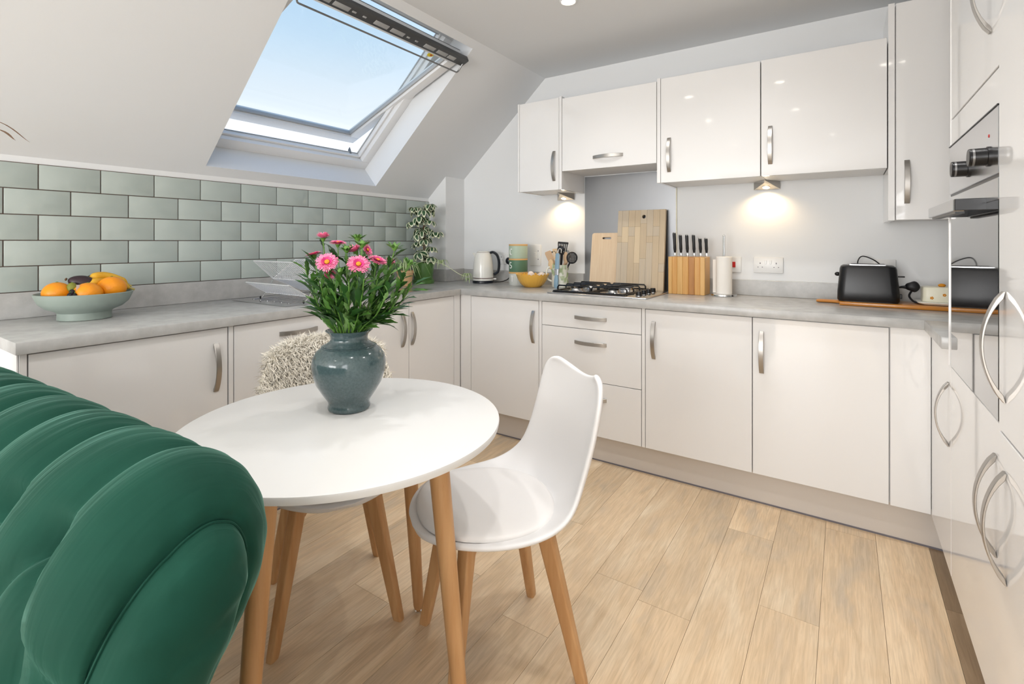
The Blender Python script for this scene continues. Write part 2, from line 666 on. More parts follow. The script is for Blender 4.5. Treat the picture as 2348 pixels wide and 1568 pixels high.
# boxed-in pipe in the corner
bm = B()
box(bm, 0.0, 0.178, -0.222, 0.0, WT, 1.72)
struct('wall_corner', bm, 'paint', smooth=0)

# sloping ceiling with the roof-window opening; local axes: s up the slope, y, d outward
MS = Matrix.Translation((0, 0, SZ)) @ Matrix(((math.cos(SL), 0, -math.sin(SL), 0), (0, 1, 0, 0), (math.sin(SL), 0, math.cos(SL), 0), (0, 0, 0, 1)))
S1 = SX / math.cos(SL)
OS0, OS1, OY0, OY1, RD = 0.062, 1.195, -1.878, -0.79, 0.20
bm = B()


def sbox(bm, s0, s1, y0, y1, d0, d1, bev=0.0, M=MS):
    t_ = B()
    box(t_, s0, s1, y0, y1, d0, d1, bev)
    merge(bm, t_, M)


for a in ((-0.06, OS0, YB, 0.1), (OS1, S1 + 0.12, YB, 0.1), (OS0, OS1, YB, OY0), (OS0, OS1, OY1, 0.1)):
    sbox(bm, a[0], a[1], a[2], a[3], 0.0, RD + 0.05)
struct('ceiling_slope', bm, 'ceiling_paint', smooth=0)
# top edge of the slope opening is finished by a small bead where slope meets ceiling

# ------------------------------------------------------------------ roof window (window_1)
win = bpy.data.objects.new('window_1', None)
COL.objects.link(win)
win.matrix_world = MS
win['kind'] = 'structure'
win['label'] = 'open centre-pivot roof window in the sloping ceiling'
FI = 0.062


def part(name, m, parent, smooth=35, *boxes, bev=0.003):
    b_ = B()
    for q in boxes:
        box(b_, *q, bev)
    return obj(name, b_, m, parent, smooth=smooth)


D0, D1 = 0.165, 0.235
fr = part('window_frame', 'window_white', win, 35,
          (OS0, OS0 + FI, OY0, OY1, D0, D1), (OS1 - FI, OS1, OY0, OY1, D0, D1),
          (OS0 + FI, OS1 - FI, OY0, OY0 + FI, D0, D1), (OS0 + FI, OS1 - FI, OY1 - FI, OY1, D0, D1))
i0, i1, j0, j1 = OS0 + FI, OS1 - FI, OY0 + FI, OY1 - FI
part('window_stop', 'window_white', fr, 35, (i0, i0 + .014, j0, j1, .198, D1), (i0, i1, j1 - .014, j1, .198, D1), (i0, i1, j0, j0 + .014, .198, D1))
part('gasket', 'gasket', fr, 0, (i0 + .014, i0 + .018, j0, j1, .225, .232), (i0 + .014, i1, j1 - .019, j1 - .014, .225, .232), (i1 - .02, i1, j0, j1, .21, .232), bev=0)
lc = B()
tube(lc, [(i0 + .006, j1 - .075, .22), (i0 + .02, j1 - .075, .245), (i0 + .03, j1 - .07, .262)], [.012, .010, .002], 6)
obj('latch_catch', lc, 'bar_grey', fr)
# sash, tilted about its mid axis
PIV = Vector((0.625, 0, 0.212))
sash = bpy.data.objects.new('sash', None)
COL.objects.link(sash)
sash.parent = win
sash.location = PIV
sash.rotation_euler = (0, R(20.5), 0)
h = 0.535
y0, y1 = OY0 + 0.012, OY1 - 0.022
SW = 0.066
SL_ = 0.030
part('sash_frame', 'window_white', sash, 35, (-h, -h + SW, y0, y1, -.028, .03), (h - SW, h, y0, y1, -.028, .03), (-h + SW, h - SW, y0, y0 + SL_, -.028, .03), (-h + SW, h - SW, y1 - SW, y1, -.028, .03))
part('glazing_bead', 'gasket', sash, 35, (-h + SW, -h + SW + .012, y0 + SL_, y1 - SW, -.012, .012), (-h + SW, h - SW, y0 + SL_, y0 + SL_ + .008, -.012, .012), (-h + SW, h - SW, y1 - SW - .012, y1 - SW, -.012, .012))
part('glass_pane', 'pane_glass', sash, 0, (-h + SW + .003, h - SW - .003, y0 + SL_ + .003, y1 - SW - .003, 0.0, 0.006), bev=0)
part('sash_cover', 'bar_grey', sash, 35, (-h - .006, -h + .05, y0 - .004, y1 + .004, .03, .036), (-h + .05, h, y1 - .05, y1 + .004, .03, .036), (-h + .05, h, y0 - .004, y0 + .02, .03, .036), (h - .05, h, y0, y1, .03, .036))
vb = B()
box(vb, h - 0.030, h + 0.030, y0 - .005, y1 + .012, -.062, -.028, .006)
obj('ventilation_flap', vb, 'vent_grey', sash)
ys = y0 + .05
slot_spec = [(.0, .085), (.10, .085), (.20, .022), (.26, .02), (.33, .085), (.435, .085), (.54, .02), (.60, .02), (.67, .08), (.77, .08), (.86, .06)]
for a, l in slot_spec:
    sb = B()
    box(sb, h - .014 if l > .03 else h - .006, h + .012 if l > .03 else h + .004, ys + a, ys + a + l, -.0645, -.060, .0015)
    obj('vent_slot', sb, 'vent_slot', sash)
cb = B()
cy0, cy1 = y0 - .004, y1 - .005
tube(cb, cr([(h + .0, cy0, -.055), (h - .055, cy0 + .004, -.085), (h - .062, cy0 + .03, -.088)], 4) + cr([(h - .062, cy1 - .03, -.088), (h - .055, cy1 - .004, -.085), (h, cy1, -.055)], 4), .0045, 8)
obj('control_bar', cb, 'bar_grey', sash)
st = B()
ellipsoid(st, (h - SW - .03, y1 - .17, -.001), .017, .022, .0007, 20, 6)
obj('sticker', st, 'yellow_print', sash)
st = B()
ellipsoid(st, (h - SW - .03, y1 - .165, -.0019), .006, .009, .0005, 14, 6)
obj('sticker_mark', st, 'red_plastic', sash)

# ------------------------------------------------------------------ handles and doors


def handle(parent, c, along, outv, L=0.19, proj=0.030, wd=0.019, name='handle'):
    """bow handle: c = centre on the door face, along = long axis, outv = outward normal"""
    c, al, ou = Vector(c), Vector(along), Vector(outv)
    sd = al.cross(ou)
    b_ = B()
    n = 16
    rings = []
    for i in range(n + 1):
        t_ = i / n
        s = (t_ - 0.5) * L
        e = math.sin(PI * t_)
        pr = 0.004 + (proj - 0.004) * (e ** 0.75)
        th = 0.0045 + 0.010 * (1 - e) ** 2
        hw = wd * (0.5 + 0.03 * e)
        p = c + al * s
        rings.append([p + ou * pr - sd * hw, p + ou * pr + sd * hw, p + ou * max(pr - th, 0.0) + sd * hw, p + ou * max(pr - th, 0.0) - sd * hw])
    loft(b_, rings)
    bmesh.ops.bevel(b_, geom=[e for e in b_.edges if e.calc_length() > 0.005 and abs((e.verts[0].co - e.verts[1].co).normalized().dot(sd)) < .3], offset=.001, segments=1, affect='EDGES')
    return obj(name, b_, 'nickel', parent, world=True, smooth=40)


def panel(parent, name, q, m='gloss', bev=0.0012):
    b_ = B()
    box(b_, *q, bev, 1)
    return obj(name, b_, m, parent, world=True)


XU, YU, ZU = Vector((1, 0, 0)), Vector((0, 1, 0)), Vector((0, 0, 1))
DT = 0.019
ZB, ZT = 0.150, 0.860

# left run (faces +x), door fronts at x = XF
XF = 0.6375


def left_unit(label, y0, y1, doors, stile=None, cat='cabinet', name='base_cabinet'):
    r_ = thing(name, label, cat, (0.3, (y0 + y1) / 2, ZB))
    b_ = B()
    box(b_, 0.03, XF - DT - 0.001, y0 + .001, y1 - .001, ZB + .002, WT - .039)
    obj('body', b_, 'carcase', r_, world=True, smooth=0)
    for d in doors:
        dd = panel(r_, 'door', (XF - DT, XF, d[0], d[1], ZB, ZT))
        if d[2] == 'v':
            handle(dd, (XF, d[3], 0.707), ZU, XU)
        elif d[2] == 'h':
            handle(dd, (XF, d[3], 0.798), YU, XU)
    for s in (stile or []):
        panel(r_, 'stile', (XF - DT, XF, s[0], s[1], ZB, WT - .0385))
    return r_


r_ = left_unit('glossy cream base cabinet at the sofa end of the tiled run', -2.678, -2.0655, [(-2.657, -2.067, 'v', -2.112)], [(-2.678, -2.660)])
left_unit('integrated dishwasher front with horizontal handle behind the sheepskin chair', -2.0625, -1.458, [(-2.040, -1.4605, 'h', -1.750)], [(-2.062, -2.0435)], 'dishwasher', 'integrated_dishwasher')
left_unit('double-door sink cabinet with two vertical bow handles side by side', -1.4565, -0.600, [(-1.4555, -1.0605, 'v', -1.111), (-1.0575, -0.6655, 'v', -1.036)], [(-0.662, -0.6015)])

# hob run (faces -y), door fronts at y = YF
YF = -0.600


def back_unit(label, x0, x1, doors=(), drawers=(), stiles=(), name='base_cabinet', cat='cabinet'):
    r_ = thing(name, label, cat, ((x0 + x1) / 2, -0.3, ZB))
    b_ = B()
    box(b_, x0 + .001, x1 - .001, YF + DT + .001, -0.03, ZB + .002, WT - .039)
    obj('body', b_, 'carcase', r_, world=True, smooth=0)
    for d in doors:
        dd = panel(r_, 'door', (d[0], d[1], YF, YF + DT, ZB, ZT))
        if d[2]:
            handle(dd, (d[2], YF, 0.706), ZU, -YU)
    for d in drawers:
        dd = panel(r_, 'drawer_front', (d[0], d[1], YF, YF + DT, d[2], d[3]))
        handle(dd, ((d[0] + d[1]) / 2 + .01, YF, d[4]), XU, -YU)
    for s in stiles:
        panel(r_, 'stile', (s[0], s[1], YF, YF + DT, ZB, WT - .0385))
    return r_


back_unit('corner base cabinet with one door left of the hob drawers', 0.6385, 1.2285, [(0.7255, 1.2265, 1.191)], stiles=[(0.6385, 0.7225)])
back_unit('three-drawer base unit under the gas hob', 1.229, 1.861, drawers=[(1.2505, 1.8405, 0.7265, ZT, 0.787), (1.2505, 1.8405, 0.4435, 0.7235, 0.650), (1.2505, 1.8405, ZB, 0.4405, 0.353)], stiles=[(1.2295, 1.2475), (1.8435, 1.8605)], name='drawer_unit', cat='drawers')
back_unit('base cabinet directly right of the drawers, under the knife block', 1.8615, 2.3605, [(1.8635, 2.3590, 1.906)])
back_unit('base cabinet under the toaster with dark gaps beside its door', 2.361, 2.9895, [(2.3625, 2.8585, 2.399)], stiles=[(2.8635, 2.9895)])

# right run (faces -x), fronts at x = XT
XT = 2.990
TY0, TY1 = -1.632, -1.030


def right_panel(parent, name, y0, y1, z0, z1, m='gloss'):
    return panel(parent, name, (XT, XT + DT, y0, y1, z0, z1), m)


r_ = thing('base_cabinet', 'base cabinet under the short worktop beside the oven tower', 'cabinet', (3.28, -.83, ZB))
b_ = B()
box(b_, XT + DT + .001, XR - .02, TY1 + .003, -0.62, ZB + .002, WT - .039)
obj('body', b_, 'carcase', r_, world=True, smooth=0)
d = right_panel(r_, 'door', TY1 + .003, -0.606, ZB, ZT)
handle(d, (XT, -0.985, 0.65), ZU, -XU, 0.205, 0.036)
r_ = thing('oven_tower', 'tall glossy white oven housing cabinet reaching towards the ceiling', 'cabinet', (3.28, (TY0 + TY1) / 2, 0))
b_ = B()
box(b_, XT + DT + .001, XR - .02, TY0 + .001, TY1 - .001, 0.10, .815)
box(b_, XT + DT + .001, XR - .02, TY0 + .001, TY1 - .001, 1.505, 2.34)
box(b_, XT + DT + .001, XR - .02, TY0 + .001, TY0 + .019, 0.815, 1.505)
box(b_, XT + DT + .001, XR - .02, TY1 - .019, TY1 - .001, 0.815, 1.505)
obj('body', b_, 'carcase', r_, world=True, smooth=0)
d = right_panel(r_, 'door', TY0 + .002, TY1 - .001, ZB, 0.812)
handle(d, (XT, -1.588, 0.622), ZU, -XU, 0.225, 0.038)
right_panel(r_, 'filler_panel', TY0 + .002, TY1 - .001, 1.503, 1.584)
d = right_panel(r_, 'door', TY0 + .002, TY1 - .001, 1.589, 2.335)
handle(d, (XT, -1.545, 1.785), ZU, -XU, 0.205, 0.036)
panel(r_, 'side_panel', (XT - .002, XR - .01, TY1, TY1 + .002, WT + .001, 2.34))
r_ = thing('fridge_housing', 'tall glossy white fridge freezer doors at the right picture edge', 'cabinet', (3.28, -1.93, 0))
b_ = B()
box(b_, XT + DT + .001, XR - .02, -2.236, TY0 - .001, 0.10, 2.34)
obj('body', b_, 'carcase', r_, world=True, smooth=0)
FX = XT - 0.004
d = panel(r_, 'door', (FX, FX + DT, -2.236, TY0 - .003, 0.806, 2.335))
handle(d, (FX, -1.680, 0.988), ZU, -XU, 0.228, 0.038)
d = panel(r_, 'door', (FX, FX + DT, -2.236, TY0 - .003, ZB, 0.801))
handle(d, (FX, -1.690, 0.618), ZU, -XU, 0.228, 0.038)

# plinths
PLH = 0.148
bm = B()
box(bm, XF - .06, XF - .045, -2.66, -0.55, 0.006, PLH, .001, 1)
o = struct('baseboard_left', bm, 'plinth')
b_ = B(); box(b_, XF - .058, XF - .043, -2.66, -0.55, 0.0, 0.007); obj('seal', b_, 'seal', o)
bm = B()
box(bm, XF - .045, XT + .055, -0.555, -0.54, 0.006, PLH, .001, 1)
o = struct('baseboard_back', bm, 'plinth')
b_ = B(); box(b_, XF - .045, XT + .055, -0.557, -0.54, 0.0, 0.007); obj('seal', b_, 'seal', o)
bm = B()
box(bm, XT + .045, XT + .06, -2.236, -0.555, 0.006, PLH, .001, 1)
o = struct('baseboard_right', bm, 'plinth')
b_ = B(); box(b_, XT + .043, XT + .06, -2.236, -0.555, 0.0, 0.008); obj('seal', b_, 'seal', o)

# end panel of the tiled run
b_ = B(); box(b_, 0.02, XF - .001, -2.683, -2.679, 0.0, WT - .039)
tag(obj('end_panel', b_, 'gloss'), 'white end panel closing the tiled cabinet run beside the sofa', 'panel')

# worktop: three slabs of one continuous surface
wt = thing('worktop', 'pale grey stone-effect worktop running round three sides of the kitchen', 'worktop', (0.3, -1.3, WT - .038))
XW, YW, XWR = 0.6575, -0.620, 2.966
for nm, q in (('slab', (0.001, XW, -2.690, YW, WT - .038, WT)), ('slab', (0.001, XR - .001, YW, -0.001, WT - .038, WT)), ('slab', (XWR, XR - .001, TY1 + .004, YW, WT - .038, WT))):
    b_ = B(); box(b_, *q, .003, 2); obj(nm, b_, 'worktop', wt, world=True)
us = thing('upstand', 'low grey stone-effect upstand along the walls behind the worktop', 'upstand', (0.01, -1.3, WT))
for q in ((0.001, 0.016, -2.690, -0.223, WT + .0005, 1.0055), (0.001, 0.178, -0.238, -0.2225, WT + .0005, 0.995), (0.1785, 0.1935, -0.238, -0.0165, WT + .0005, 0.995), (0.1785, 1.236, -0.016, -0.001, WT + .0005, 0.990), (1.858, XR - .002, -0.016, -0.001, WT + .0005, 0.990)):
    b_ = B(); box(b_, *q, .001, 1); obj('upstand_strip', b_, 'worktop', us, world=True)

# ------------------------------------------------------------------ wall units
WZ0, WZ1, WY = 1.535, 2.115, -0.330


def wall_unit(label, x0, x1, door, stiles, hx, z0=WZ0, z1=WZ1, cat='cabinet', name='wall_cabinet', hz=1.686, horiz=None):
    r_ = thing(name, label, cat, ((x0 + x1) / 2, -0.16, z0))
    b_ = B()
    box(b_, x0 + .001, x1 - .001, WY + DT + .001, -0.002, z0 + .004, z1 - .002)
    obj('body', b_, 'carcase', r_, world=True, smooth=0)
    dd = panel(r_, 'door', (door[0], door[1], WY, WY + DT, z0, z1))
    if horiz:
        handle(dd, (horiz, WY, hz), XU, -YU)
    else:
        handle(dd, (hx, WY, hz), ZU, -YU)
    for s in stiles:
        panel(r_, 'side_panel', (s[0], s[1], WY, -0.002, s[2], s[3]))
    return r_


wall_unit('narrow glossy wall cabinet nearest the sloping ceiling', 0.920, 1.2155, (0.9205, 1.2145), [(0.905, 0.9185, WZ0, WZ1 + .003)], 1.181)
wall_unit('glossy extractor hood front above the gas hob', 1.236, 1.836, (1.2375, 1.8335), [(1.2165, 1.2345, WZ0, WZ1 + .006), (1.8365, 1.856, WZ0, WZ1 + .006)], 0, 1.648, 2.105, 'extractor hood', 'extractor_hood', 1.715, 1.543)
wall_unit('glossy wall cabinet right of the extractor hood', 1.857, 2.3605, (1.8585, 2.3585), [], 1.905)
wall_unit('glossy wall cabinet above the triangular spotlight over the double socket', 2.3615, 2.871, (2.3635, 2.8685), [], 2.404)
wall_unit('tall cream wall cabinet hanging lower beside the oven tower', 2.898, 3.44, (2.9000, 3.43), [(2.8725, 2.8965, 1.300, 2.262)], 2.938, 1.302, 2.258, hz=1.468)

# ------------------------------------------------------------------ splashback, sockets
sp = thing('splashback', 'brushed steel splashback panel behind the gas hob', 'splashback', (1.547, -.003, WT))
b_ = B(); box(b_, 1.240, 1.852, -0.006, -0.001, WT + .001, 1.646); obj('sheet', b_, 'splash_steel', sp, world=True)
b_ = B(); box(b_, 1.852, 1.8575, -0.010, -0.001, .991, 1.534); obj('edge_strip', b_, 'dish_cream', sp, world=True)


def socket(label, x, z, kind, name='wall_socket', cat='socket'):
    wd, ht = {'double': (.148, .087), 'single': (.088, .087), 'tall': (.090, .150)}[kind.split('_')[0]]
    r_ = thing(name, label, cat, (x, 0, z))
    b_ = B(); box(b_, -wd / 2, wd / 2, -.010, 0, -ht / 2, ht / 2, .003, 2); obj('faceplate', b_, 'white_plastic', r_)
    holes = []
    if kind == 'double':
        for sx in (-.040, .040):
            holes += [(sx, .010, .0035, .004), (sx - .011, -.012, .0035, .002), (sx + .011, -.012, .0035, .002)]
        for sx in (-.012, .012):
            b_ = B(); box(b_, sx - .005, sx + .005, -.0135, -.009, .006, .027, .001, 1); obj('switch', b_, 'white_plastic', r_)
    elif kind == 'tall':
        holes += [(.025, .03, .004, .004), (.025, -.03, .004, .004)]
        b_ = B(); box(b_, -.012, .008, -.0135, -.009, -.02, .02, .001, 1); obj('switch', b_, 'white_plastic', r_)
    elif kind == 'single_red':
        b_ = B(); box(b_, -.002, .014, -.015, -.009, -.015, .017, .001, 1); obj('switch', b_, 'red_plastic', r_)
    else:
        b_ = B(); box(b_, -.006, .006, -.0135, -.009, -.01, .012, .001, 1); obj('switch', b_, 'white_plastic', r_)
    for hx, hz, a, c_ in holes:
        b_ = B(); box(b_, hx - a / 2 - .0006, hx + a / 2 + .0006, -.0108, -.0095, hz - c_, hz + c_, 0); obj('pin_hole', b_, 'seal', r_)
    return r_


socket('white double socket between the paper towel and the toaster', 2.358, 1.076, 'double')
socket('white switch plate with red rocker behind the paper towel', 2.176, 1.074, 'single_red', 'cooker_switch', 'switch')
socket('white single wall plate half hidden behind the toaster', 2.878, 1.074, 'single', 'fused_switch', 'switch')
socket('white double socket behind the cream kettle', 0.588, 1.081, 'double')
socket('tall white switch plate behind the stacked tins', 0.848, 1.110, 'tall', 'cooker_switch', 'switch')

# ------------------------------------------------------------------ under-cabinet triangle lights and ceiling downlights


def under_light(label, x, z, y=-0.078):
    r_ = thing('cabinet_spotlight', label, 'light', (x, y, z))
    # triangular wedge: sloping lit face towards the room, points up
    poly = [(-.065, .06), (.065, .06), (0.0, -.065)]
    b_ = B()
    top = [Vector((px, py, 0)) for px, py in poly]
    bot = [Vector((px * 1.0, py, -.042)) for px, py in poly]
    bot[2] = Vector((0, -.030, -.012))
    top[2] = Vector((0, -.055, 0))
    loft(b_, [bot, top])
    obj('housing', b_, 'nickel', r_, smooth=0)
    nrm = (bot[1] - bot[0]).cross(bot[2] - bot[0]).normalized()
    if nrm.z > 0:
        nrm = -nrm
    cen = (bot[0] + bot[1] + bot[2]) / 3
    Mx = Matrix.Translation(cen + nrm * .001) @ nrm.to_track_quat('Z', 'Y').to_matrix().to_4x4()
    b_ = B(); t_ = B(); lathe(t_, [(.021, 0), (.021, .0012), (.017, .0016)], n=24); merge(b_, t_, Mx); obj('lamp_ring', b_, 'steel', r_)
    b_ = B(); t_ = B(); lathe(t_, [(.0165, 0), (.0165, .0022)], n=24); merge(b_, t_, Mx); obj('lamp_lens', b_, 'lamp_glow', r_)
    l = bpy.data.lights.new('spotlight_lamp', 'SPOT')
    l.energy = UNDERLIGHT_POWER * 4
    l.color = (1.0, 0.72, 0.40)
    l.spot_size = R(155)
    l.spot_blend = 0.8
    l.shadow_soft_size = 0.015
    lo = bpy.data.objects.new('spotlight_lamp', l)
    COL.objects.link(lo)
    lo.parent = r_
    lo.location = cen + nrm * .012 - ZU * .006
    return r_


under_light('triangular spotlight under the narrow wall cabinet', 1.100, WZ0 + .003)
under_light('triangular spotlight under the wall cabinets above the double socket', 2.352, WZ0 + .003)


def downlight(label, x, y, group=None):
    r_ = thing('ceiling_downlight', label, 'downlight', (x, y, CZ), 0, group)
    b_ = B(); lathe(b_, [(.043, .0), (.043, -.004), (.036, -.006), (.030, -.002)], n=32, cap0=True, cap1=False); obj('bezel', b_, 'white_plastic', r_)
    b_ = B(); lathe(b_, [(.030, -.0045), (.030, -.003)], n=28); obj('lamp_lens', b_, 'down_glow', r_)
    l = bpy.data.lights.new('downlight_lamp', 'SPOT')
    l.energy = DOWNLIGHT_POWER
    l.color = (1.0, 0.985, 0.97)
    l.spot_size = R(128)
    l.spot_blend = 1.0
    l.shadow_soft_size = 0.03
    lo = bpy.data.objects.new('downlight_lamp', l)
    COL.objects.link(lo)
    lo.parent = r_
    lo.location = (0, 0, -.012)


downlight('recessed ceiling downlight at the top edge above the hob', 1.593, -0.934)
for i, (x, y) in enumerate(((2.317, -0.934), (1.666, -1.69), (2.317, -1.675), (2.94, -1.65), (1.62, -2.6), (2.35, -2.6), (1.6, -4.0), (2.6, -4.0), (1.6, -5.4), (2.6, -5.4))):  # middle row read from door reflections; the others added unseen to light the room
    downlight('recessed ceiling downlight outside the picture behind the camera side', x, y, 'ceiling downlights out of view')

# ------------------------------------------------------------------ oven
ov = thing('built_in_oven', 'black glass built-in oven with steel control panel in the tower', 'oven', (3.2, (TY0 + TY1) / 2, .818))
oy0, oy1 = TY0 + .021, TY1 - .021
b_ = B(); box(b_, XT + .012, XR - .06, oy0, oy1, .818, 1.500); obj('body', b_, 'black_matte', ov, world=True, smooth=0)
OX = XT - .004
b_ = B(); box(b_, OX, XT + .012, TY0 + .003, TY1 - .001, 1.352, 1.500, .0015, 1); cp = obj('control_panel', b_, 'steel', ov, world=True)
b_ = B(); box(b_, OX, XT + .010, TY0 + .003, TY1 - .001, 0.818, 1.296, .0015, 1); obj('glass_door', b_, 'oven_glass', ov, world=True)
b_ = B(); box(b_, OX, XT + .010, TY0 + .003, TY1 - .001, 1.2965, 1.345, .0015, 1); obj('door_rail', b_, 'steel', ov, world=True)
b_ = B(); box(b_, OX + .003, XT + .012, TY0 + .003, TY1 - .001, 1.345, 1.352); obj('vent_gap', b_, 'black_plastic', ov, world=True)
b_ = B(); box(b_, OX - .002, XT + .012, TY0 + .003, TY1 - .001, 1.5, 1.5025); obj('trim_edge', b_, 'black_plastic', ov, world=True)
b_ = B(); box(b_, OX - .003, XT + .010, TY1 - .0095, TY1 - .001, 0.818, 1.296, .001, 1); obj('door_edge', b_, 'gloss', ov, world=True)
hd = B(); box(hd, 2.930, 2.952, -1.503, -1.075, 1.2785, 1.309, .002, 1)
hb = obj('handle', hd, 'steel', ov, world=True)
for yy in (-1.5095, -1.082):
    b_ = B(); box(b_, 2.931, OX + .002, yy - .006, yy + .006, 1.280, 1.308, .001, 1); obj('handle_bracket', b_, 'black_plastic', ov, world=True)
b_ = B(); box(b_, 2.934, 2.9515, -1.50, -1.12, 1.2735, 1.2787); obj('handle_grip', b_, 'black_plastic', ov, world=True)
for yy in (-1.322, -1.545):
    b_ = B(); lathe(b_, [(.023, 0), (.023, -.004), (.0205, -.005), (.0205, -.034), (.019, -.036)], (OX, yy, 1.400), 28, ax='x'); kn = obj('knob', b_, 'black_plastic', ov, world=True)
    b_ = B(); lathe(b_, [(.0208, -.026), (.0208, -.030)], (OX, yy, 1.400), 28, ax='x'); obj('knob_band', b_, 'bar_grey', kn, world=True)
    b_ = B(); ellipsoid(b_, (OX - .0005, yy + .0, 1.447), .001, .004, .004, 10, 6); obj('indicator_mark', b_, 'red_plastic', cp, world=True)

# ------------------------------------------------------------------ gas hob
HX0, HX1, HY0, HY1 = 1.252, 1.850, -0.548, -0.105
hob = thing('gas_hob', 'four-burner steel gas hob with black wire pan supports', 'hob', ((HX0 + HX1) / 2, (HY0 + HY1) / 2, WT))
b_ = B(); box(b_, HX0, HX1, HY0, HY1, WT + .0005, WT + .008, .003, 2); obj('plate', b_, 'steel', hob, world=True)
zp = WT + .008
for i, (bx, by, br) in enumerate(((1.385, -.42, .040), (1.385, -.215, .034), (1.615, -.42, .034), (1.615, -.215, .046))):
    b_ = B(); lathe(b_, [(br + .012, 0), (br + .008, .006), (br, .008), (br - .003, .020)], (bx, by, zp), 28); bu = obj('burner', b_, 'steel', hob, world=True)
    b_ = B(); lathe(b_, [(br - .006, .020), (br - .004, .022), (br - .004, .027), (br - .010, .030)], (bx, by, zp), 28); obj('burner_cap', b_, 'black_enamel', bu, world=True)
for gx0, gx1 in ((1.285, 1.495), (1.505, 1.715)):
    b_ = B()
    rr = .0048
    z0, z1 = zp + .006, zp + .036
    ya, yb = -.525, -.115
    tube(b_, [(gx0, ya, z0), (gx1, ya, z0), (gx1, yb, z0), (gx0, yb, z0), (gx0, ya, z0)], .006, 6)
    gm_ = (gx0 + gx1) / 2
    for by in (-.42, -.215):
        for dy in (-.052, .052):
            pts = [(gx0, by + dy, z0), (gx0, by + dy, z1 - .01), (gx0 + .008, by + dy, z1), (gx1 - .008, by + dy, z1), (gx1, by + dy, z1 - .01), (gx1, by + dy, z0)]
            tube(b_, pts, rr, 6)
    for cx_, cy_ in ((gx0, ya), (gx1, ya), (gx0, yb), (gx1, yb)):
        lathe(b_, [(.007, -.006), (.007, 0)], (cx_, cy_, z0), 8)
    obj('pan_support', b_, 'black_enamel', hob, world=True)
for i in range(4):
    yy = -.475 + i * .078
    b_ = B(); lathe(b_, [(.019, 0), (.019, .004), (.0165, .006), (.015, .024), (.013, .026)], (1.785, yy, zp), 24); kn = obj('knob', b_, 'black_plastic', hob, world=True)
    b_ = B(); lathe(b_, [(.0195, 0.0002), (.0195, .003)], (1.785, yy, zp), 24); obj('knob_ring', b_, 'chrome', kn, world=True)

# ------------------------------------------------------------------ sink with drainer
sk = thing('inset_sink', 'stainless steel sink with drainer set into the worktop by the tiles', 'sink', (.32, -1.26, WT))
b_ = B(); box(b_, 0.085, 0.560, -1.770, -1.20, WT + .0005, WT + .004, .0015, 1); obj('drainer', b_, 'steel', sk, world=True)
for i in range(6):
    b_ = B(); box(b_, .15 + i * .062, .166 + i * .062, -1.70, -1.26, WT + .004, WT + .0065, .002, 1); obj('drainer_rib', b_, 'steel', sk, world=True)
b_ = B()
rim = [(0.085, 0.560, -1.20, -1.165), (0.085, 0.560, -.80, -.765), (0.085, 0.125, -1.165, -.80), (0.515, 0.560, -1.165, -.80)]
for q in rim:
    box(b_, *q, WT + .0005, WT + .004, .001, 1)
box(b_, .125, .515, -1.165, -.80, WT + .0003, WT + .0010)
obj('bowl', b_, 'steel', sk, world=True)
b_ = B(); tube(b_, cr([(.115, -.98, WT + .004), (.115, -.98, WT + .09), (.13, -.98, WT + .125), (.18, -.98, WT + .135), (.225, -.98, WT + .12), (.235, -.98, WT + .09)], 6), .010, 12); tap = obj('tap', b_, 'chrome', sk, world=True)
b_ = B(); tube(b_, [(.115, -.965, WT + .06), (.115, -.90, WT + .085)], .006, 8); obj('tap_lever', b_, 'chrome', tap, world=True)

# ------------------------------------------------------------------ dish rack
dr = thing('dish_rack', 'folding silver wire dish rack standing on the steel drainer', 'dish rack', (.36, -1.60, WT))


def wires(name, p0, p1, x0, x1, n, m='rack_wire', r=.0025, parent=dr):
    """wire panel: border frame and n wires from edge line p0 to p1 (y,z), spanning x0..x1"""
    b_ = B()
    A = lambda x, p: (x, p[0], p[1])
    tube(b_, [A(x0, p0), A(x1, p0), A(x1, p1), A(x0, p1), A(x0, p0)], r * 1.35, 6)
    for i in range(1, n):
        x = x0 + (x1 - x0) * i / n
        tube(b_, [A(x, p0), A(x, p1)], r * .8, 4)
    return obj(name, b_, m, parent, world=True)


RX0, RX1 = .175, .552
zb = WT + .0065
hingeU, topL, topR = (-1.600, zb + .100), (-1.705, zb + .197), (-1.470, zb + .197)
hingeL, outL, outR = (-1.640, zb + .030), (-1.745, zb + .090), (-1.44, zb + .03)
wires('rack_wing', hingeU, topL, RX0, RX1, 20)
wires('rack_wing', hingeU, topR, RX0, RX1, 20)
wires('rack_tray', hingeL, outL, RX0, RX1, 20)
wires('rack_wing', hingeU, outR, RX0, RX1, 20)
wires('rack_tray', (-1.40, zb + .075), outR, RX0, RX1, 20)
for x in (RX0, RX1):
    b_ = B(); tube(b_, [(x, hingeU[0], hingeU[1]), (x, hingeL[0], hingeL[1]), (x, -1.670, zb)], .003, 6); fo = obj('rack_leg', b_, 'chrome', dr, world=True)
    b_ = B(); ellipsoid(b_, (x, -1.670, zb + .006), .005, .005, .008, 10, 8); obj('rubber_foot', b_, 'black_matte', fo, world=True)
    b_ = B(); tube(b_, [(x, outR[0], outR[1]), (x, -1.43, zb)], .003, 6); fo = obj('rack_leg', b_, 'chrome', dr, world=True)
    b_ = B(); ellipsoid(b_, (x, -1.43, zb + .006), .005, .005, .008, 10, 8); obj('rubber_foot', b_, 'black_matte', fo, world=True)

